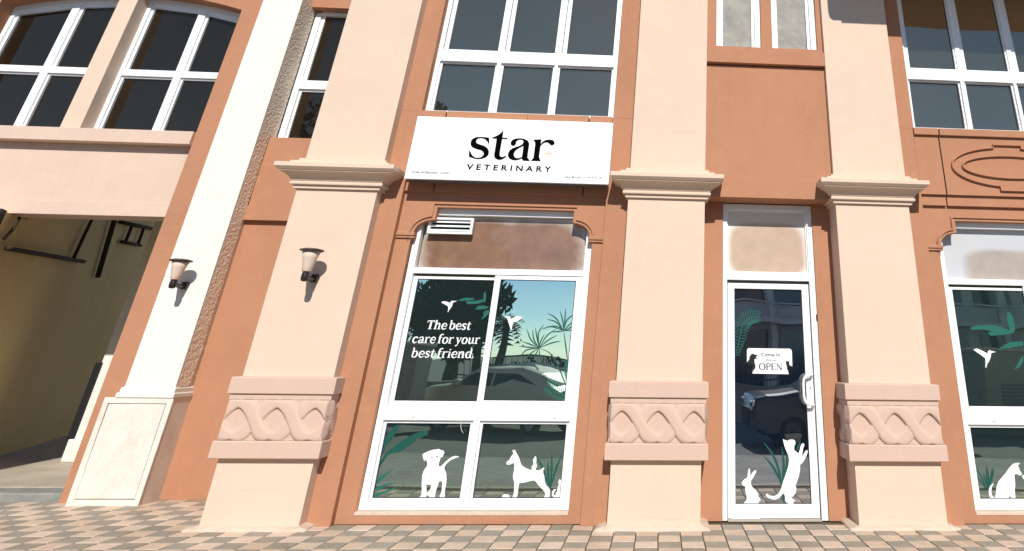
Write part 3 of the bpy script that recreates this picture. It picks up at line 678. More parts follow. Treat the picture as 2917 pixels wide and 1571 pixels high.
# --- balcony over the right-hand bay (its underside shades the upper wall)
bo = [(2.62, 6.86), (2.40, 6.86), (2.235, 6.84), (2.20, 6.77), (2.195, 6.60), (2.21, 6.52), (2.25, 6.487), (2.36, 6.487), (2.36, 6.452), (6.3, 6.452), (6.3, 7.9), (2.20, 7.9), (2.195, 6.9)]
bo = [(2.195, 7.9), (2.195, 6.60), (2.21, 6.52), (2.25, 6.487), (2.36, 6.487), (2.36, 6.452), (6.3, 6.452), (6.3, 7.9)]
bb = slab('balcony', M_PEACH, B, [bo], 5.80, 7.129); bb['label'] = 'solid balcony projecting over the right-hand bay'
box('building_core', M_PEACH, B, (-4.0, 9.0, 7.72, 16.0, 0, 9.1))

# ================================================================== left wall between the pier and first pilaster
box('wall', M_BROWN, B, (-5.35, -4.02, 8.42, 8.75, 0, 3.2), bevel=0.003)
box('ledge', M_BROWN, B, (-5.268, -4.025, 8.352, 8.60, 2.928, 3.104), bevel=0.004)
box('wall', M_BROWN, B, (-5.262, -4.025, 8.366, 8.60, 3.105, 4.012), bevel=0.004)
lw = box('narrow_window', M_WHITE, B, (-5.246, -5.168, 8.50, 8.62, 4.013, 5.975), (-5.168, -4.03, 8.502, 8.62, 4.013, 4.050), (-5.168, -4.03, 8.498, 8.62, 4.765, 4.895), (-5.168, -4.03, 8.502, 8.62, 5.935, 5.99), bevel=0.003)
lw['label'] = 'tall narrow window in the recess beside the cream pier'
box('sash_frame', M_WHITE, lw, (-5.166, -5.135, 8.53, 8.60, 4.052, 4.763), (-5.135, -4.03, 8.531, 8.60, 4.735, 4.763), (-5.166, -5.115, 8.525, 8.60, 4.897, 5.933), bevel=0.002)
box('glass_pane', G_ARCH, lw, (-5.14, -4.03, 8.555, 8.563, 4.054, 4.745)); box('glass_pane', G_ARCH, lw, (-5.12, -4.03, 8.555, 8.563, 4.90, 5.93))
box('wall', M_BROWN, B, (-5.262, -4.025, 8.37, 8.75, 5.995, 9.1), bevel=0.003)
box('wall_backing', M_OLIVE, B, (-5.5, -4.0, 8.76, 8.86, 0, 9))

# ================================================================== GARAGE WING
Gw = empty('garage_wing', (-7.2, 8.25, 0), 'cream and pink garage wing with an arched window over a dark vehicle entrance', 'building')
pier = box('pier', M_CREAM, Gw, (-5.802, -5.272, 8.14, 8.60, 0.95, 9.1), bevel=0.004)
pier['label'] = 'tall cream pier with a panelled plinth'
# rough cast return face of the pier, finely displaced
bm = bmesh.new(); ny, nz = 16, 420
g = []
for j in range(nz + 1):
    z = 1.08 + (7.2 - 1.08) * j / nz
    yb = 8.355 + 0.012 * mnoise.noise(Vector((z * 3.0, 1, 2))) + 0.006 * mnoise.noise(Vector((z * 14, 4, 2)))
    if z > 4.03: yb = 8.497
    g.append([bm.verts.new((-5.271 + 0.010 + 0.0038 * mnoise.fractal(Vector((z * 34, (8.142 + (yb - 8.142) * i / ny) * 34, 3)), 0.8, 2.1, 3) * min(1, i / 2), 8.142 + (yb - 8.142) * i / ny, z)) for i in range(ny + 1)])
for j in range(nz):
    for i in range(ny): bm.faces.new((g[j][i], g[j][i + 1], g[j + 1][i + 1], g[j + 1][i]))
for j in range(nz): bm.faces.new((g[j][ny], bm.verts.new(g[j][ny].co + Vector((-0.03, 0.0, 0))), g[j + 1][ny]))
bmlink('rough_cast_face', bm, M_ROUGH, pier)
bm = bmesh.new(); collar(bm, -5.802, -5.272, 8.14, 8.44, [(0.030, 0.972), (0.036, 0.978), (0.036, 1.012), (0.030, 1.020), (0.020, 1.022), (0.020, 1.062), (0.014, 1.070), (0.004, 1.076)]); bmlink('plinth_cap', bm, M_CREAM, pier)
M_PLINTH = mat('stained_cream_plinth', (0.76, 0.715, 0.63), 0.9, 0.3, 40, 0.05, 3.0, 0.15, tint2=(0.64, 0.575, 0.49), speck=0.4, streak=0.25)
def frame_ring(a, b, z0, z1, w): return [[(a, z0), (b, z0), (b, z1), (a, z1)], [(a + w, z0 + w), (a + w, z1 - w), (b - w, z1 - w), (b - w, z0 + w)]]
pl = box('plinth', M_PLINTH, pier, (-5.945, -5.245, 8.134, 8.44, 0, 0.971))
slab('plinth_border', M_PLINTH, pier, frame_ring(-5.946, -5.244, 0.0, 0.972, 0.050), 8.116, 8.136, 0.003)
box('plinth_panel', M_PLINTH, pier, (-5.886, -5.304, 8.118, 8.137, 0.060, 0.912), bevel=0.006)
# brown wall with arched recess
zt = lambda x: 6.06 - (x + 7.73) ** 2 * 0.0875
archpts = [(-6.122 - (9.34 - 6.122) * k / 24, zt(-6.122 - (9.34 - 6.122) * k / 24)) for k in range(25)]
outer = [(-5.80, 0), (-5.80, 9.1), (-10.2, 9.1), (-10.2, 0), (-9.342, 0)] + list(reversed([(p[0], p[1]) for p in archpts])) + [(-6.120, 0)]
slab('wall', M_BROWN, Gw, [outer], 8.25, 8.62)
# beam over the entrance
box('window_sill', M_BEAM, Gw, (-9.34, -6.121, 8.198, 8.60, 3.832, 4.004), bevel=0.006)
box('beam', M_BEAM, Gw, (-9.34, -6.121, 8.33, 8.62, 3.10, 3.831), bevel=0.004)
box('beam_lower_band', M_BEAM, Gw, (-9.34, -6.121, 8.312, 8.62, 2.930, 3.099), bevel=0.005)
# central mullion pier between the arched lights
box('mullion_pier', M_PEACH, Gw, (-7.822, -7.575, 8.262, 8.60, 4.005, 6.2), bevel=0.004)
def arch_light(x0, x1, mull, lab):
    w = box('arched_window', M_WHITE, Gw, (x0, x0 + .050, 8.45, 8.58, 4.005, zt(x0) - .02), (x1 - .05, x1, 8.45, 8.58, 4.005, zt(x1)),
            (x0 + .05, x1 - .05, 8.448, 8.58, 4.845, 4.940), (mull - .05, mull + .05, 8.452, 8.57, 4.03, 6.0), (x0 + .05, x1 - .05, 8.451, 8.58, 4.005, 4.03), bevel=0.003)
    w['label'] = lab
    n = 14; up = [(x0 + (x1 - x0) * k / n, zt(x0 + (x1 - x0) * k / n) + 0.05) for k in range(n + 1)]
    dn = [(p[0], p[1] - 0.135) for p in reversed(up)]
    slab('arched_head', M_WHITE, w, [up + dn], 8.446, 8.58)
    for a, b in ((x0 + .05, mull - .05), (mull + .05, x1 - .05)):
        box('sash_frame', M_WHITE, w, (a + .002, a + .040, 8.475, 8.54, 4.942, zt(a) - .07), (a + .002, a + .026, 8.475, 8.54, 4.032, 4.843), (a + .026, b, 8.476, 8.54, 4.820, 4.843), bevel=0.002)
        dn = [(b, zt(b) - .04), (a, zt(a) - .04)]
        slab('sash_head', M_WHITE, w, [[(a, zt(a) - .04), (b, zt(b) - .04), (b, zt(b) - .135), (a, zt(a) - .135)]], 8.474, 8.54)
        box('glass_pane', G_ARCH, w, (a, b, 8.505, 8.513, 4.03, 4.845)); box('glass_pane', G_ARCH, w, (a, b, 8.505, 8.513, 4.94, 6.02))
arch_light(-9.34, -7.90, -8.53, 'left arched window light over the garage beam')
arch_light(-7.574, -6.10, -6.794, 'right arched window light over the garage beam')
box('wall_backing', M_OLIVE, Gw, (-10.2, -5.4, 8.64, 8.70, 3.0, 9))
# passage behind
box('garage_floor', M_CONC, Gw, (-14, -5.9, 8.66, 22, -0.2, 0.08))
box('entrance_kerb', M_KERB, Gw, (-9.34, -6.0, 8.372, 8.659, -0.2, 0.068), bevel=0.012)
dirw = Vector((-1.056, 2.433, 0)).normalized(); nrm = Vector((-dirw.y, dirw.x, 0))
A1 = Vector((-9.0745, 10.8854, 0)) - dirw * 3.06
A0 = A1 + dirw * 0.71
bm = bmesh.new()
q = [A1, A0 - dirw * .001, A0 - dirw * .001 + nrm * 0.3, A1 + nrm * 0.3]
lo = [bm.verts.new((p.x, p.y, 0.0)) for p in q]; hi = [bm.verts.new((p.x, p.y, 2.925)) for p in q]
bm.faces.new(lo); bm.faces.new(hi)
for i in range(4): bm.faces.new((lo[i], lo[(i + 1) % 4], hi[(i + 1) % 4], hi[i]))
bmesh.ops.recalc_face_normals(bm, faces=bm.faces)
bmlink('passage_jamb', bm, M_OLIVE, Gw)
bm = bmesh.new()
q = [A1 - dirw * .03 - nrm * .012, A1 + dirw * .10 - nrm * .012, A1 + dirw * .10 - nrm * .002, A1 - nrm * .002 - dirw * .004, A1 + nrm * .302 - dirw * .004, A1 + nrm * .302 - dirw * .03]
lo = [bm.verts.new((p.x, p.y, 0.0)) for p in q]; hi = [bm.verts.new((p.x, p.y, 2.935)) for p in q]
bm.faces.new(lo); bm.faces.new(hi)
for i in range(6): bm.faces.new((lo[i], lo[(i + 1) % 6], hi[(i + 1) % 6], hi[i]))
bmesh.ops.recalc_face_normals(bm, faces=bm.faces)
bmlink('guard_or_shade_cover', bm, M_RUBBER, Gw)  # added black cladding; darkens the jamb end the sun would light up
bm = bmesh.new()
q = [A0, A0 + dirw * 12, A0 + dirw * 12 + nrm * 0.3, A0 + nrm * 0.3]
lo = [bm.verts.new((p.x, p.y, 0.0)) for p in q]; hi = [bm.verts.new((p.x, p.y, 4.6)) for p in q]
bm.faces.new(lo); bm.faces.new(hi)
for i in range(4): bm.faces.new((lo[i], lo[(i + 1) % 4], hi[(i + 1) % 4], hi[i]))
bmesh.ops.recalc_face_normals(bm, faces=bm.faces)
bmlink('passage_wall', bm, M_OLIVE, Gw)
box('garage_back_wall', M_OLIVE, Gw, (-16, -5.9, 21.5, 21.8, 0, 3.6))
box('garage_ceiling', M_OLIVE, Gw, (-16, -5.9, 8.705, 10.6, 4.6, 4.8))  # unseen; stops short so sky light brightens the passage wall
box('inner_pier', M_CREAM, Gw, (-7.80, -6.1, 10.35, 10.69, 0.0, 4.6), bevel=0.01)
box('inner_pier_base', M_CREAM, Gw, (-7.835, -6.1, 10.325, 10.69, 0.08, 0.345), bevel=0.015)
cg = box('guard_or_shade_cover', M_RUBBER, Gw, (-7.862, -7.775, 10.325, 10.46, 0.346, 1.27), bevel=0.01)  # black rubber guard on the inner pier corner
def onw(p, off=0.06):
    v = Vector(p); return v - nrm * off
def pipe(name, pts, r, m=M_PIPE):
    bm = bmesh.new(); tube(bm, [onw(p) for p in pts], r * .78, 8); return bmlink(name, bm, m, Gw, smooth=True)
pipe('wall_pipe', [(-7.75, 7.85 + .35, 2.51), (-8.0068, 8.4249, 2.5346), (-9.0442, 10.8156, 2.6655)], 0.035)
pipe('wall_pipe', [(-8.8624, 10.3967, 2.63), (-8.87, 10.42, 2.95), (-8.8908, 10.462, 3.24), (-8.8908, 10.462, 4.5)], 0.028)
pipe('wall_pipe', [(-9.3902, 11.6129, 2.51), (-9.26, 11.33, 3.374), (-9.26, 11.33, 4.5)], 0.045)
pipe('wall_pipe', [(-9.3978, 11.6305, 3.4172), (-10.247, 13.5876, 3.6187)], 0.04)
pipe('wall_pipe', [(-9.6608, 12.2367, 3.1665), (-9.6627, 12.2409, 3.4754)], 0.032)
pipe('wall_pipe', [(-9.9577, 12.9209, 3.22), (-9.9471, 12.8965, 3.556)], 0.032)
pipe('wall_pipe', [(-9.58, 12.05, 3.15), (-10.05, 13.12, 3.235)], 0.035)
pipe('wall_pipe', [(-7.92, 8.25, 2.62), (-7.94, 8.32, 2.74), (-8.0, 8.40, 2.90)], 0.022)

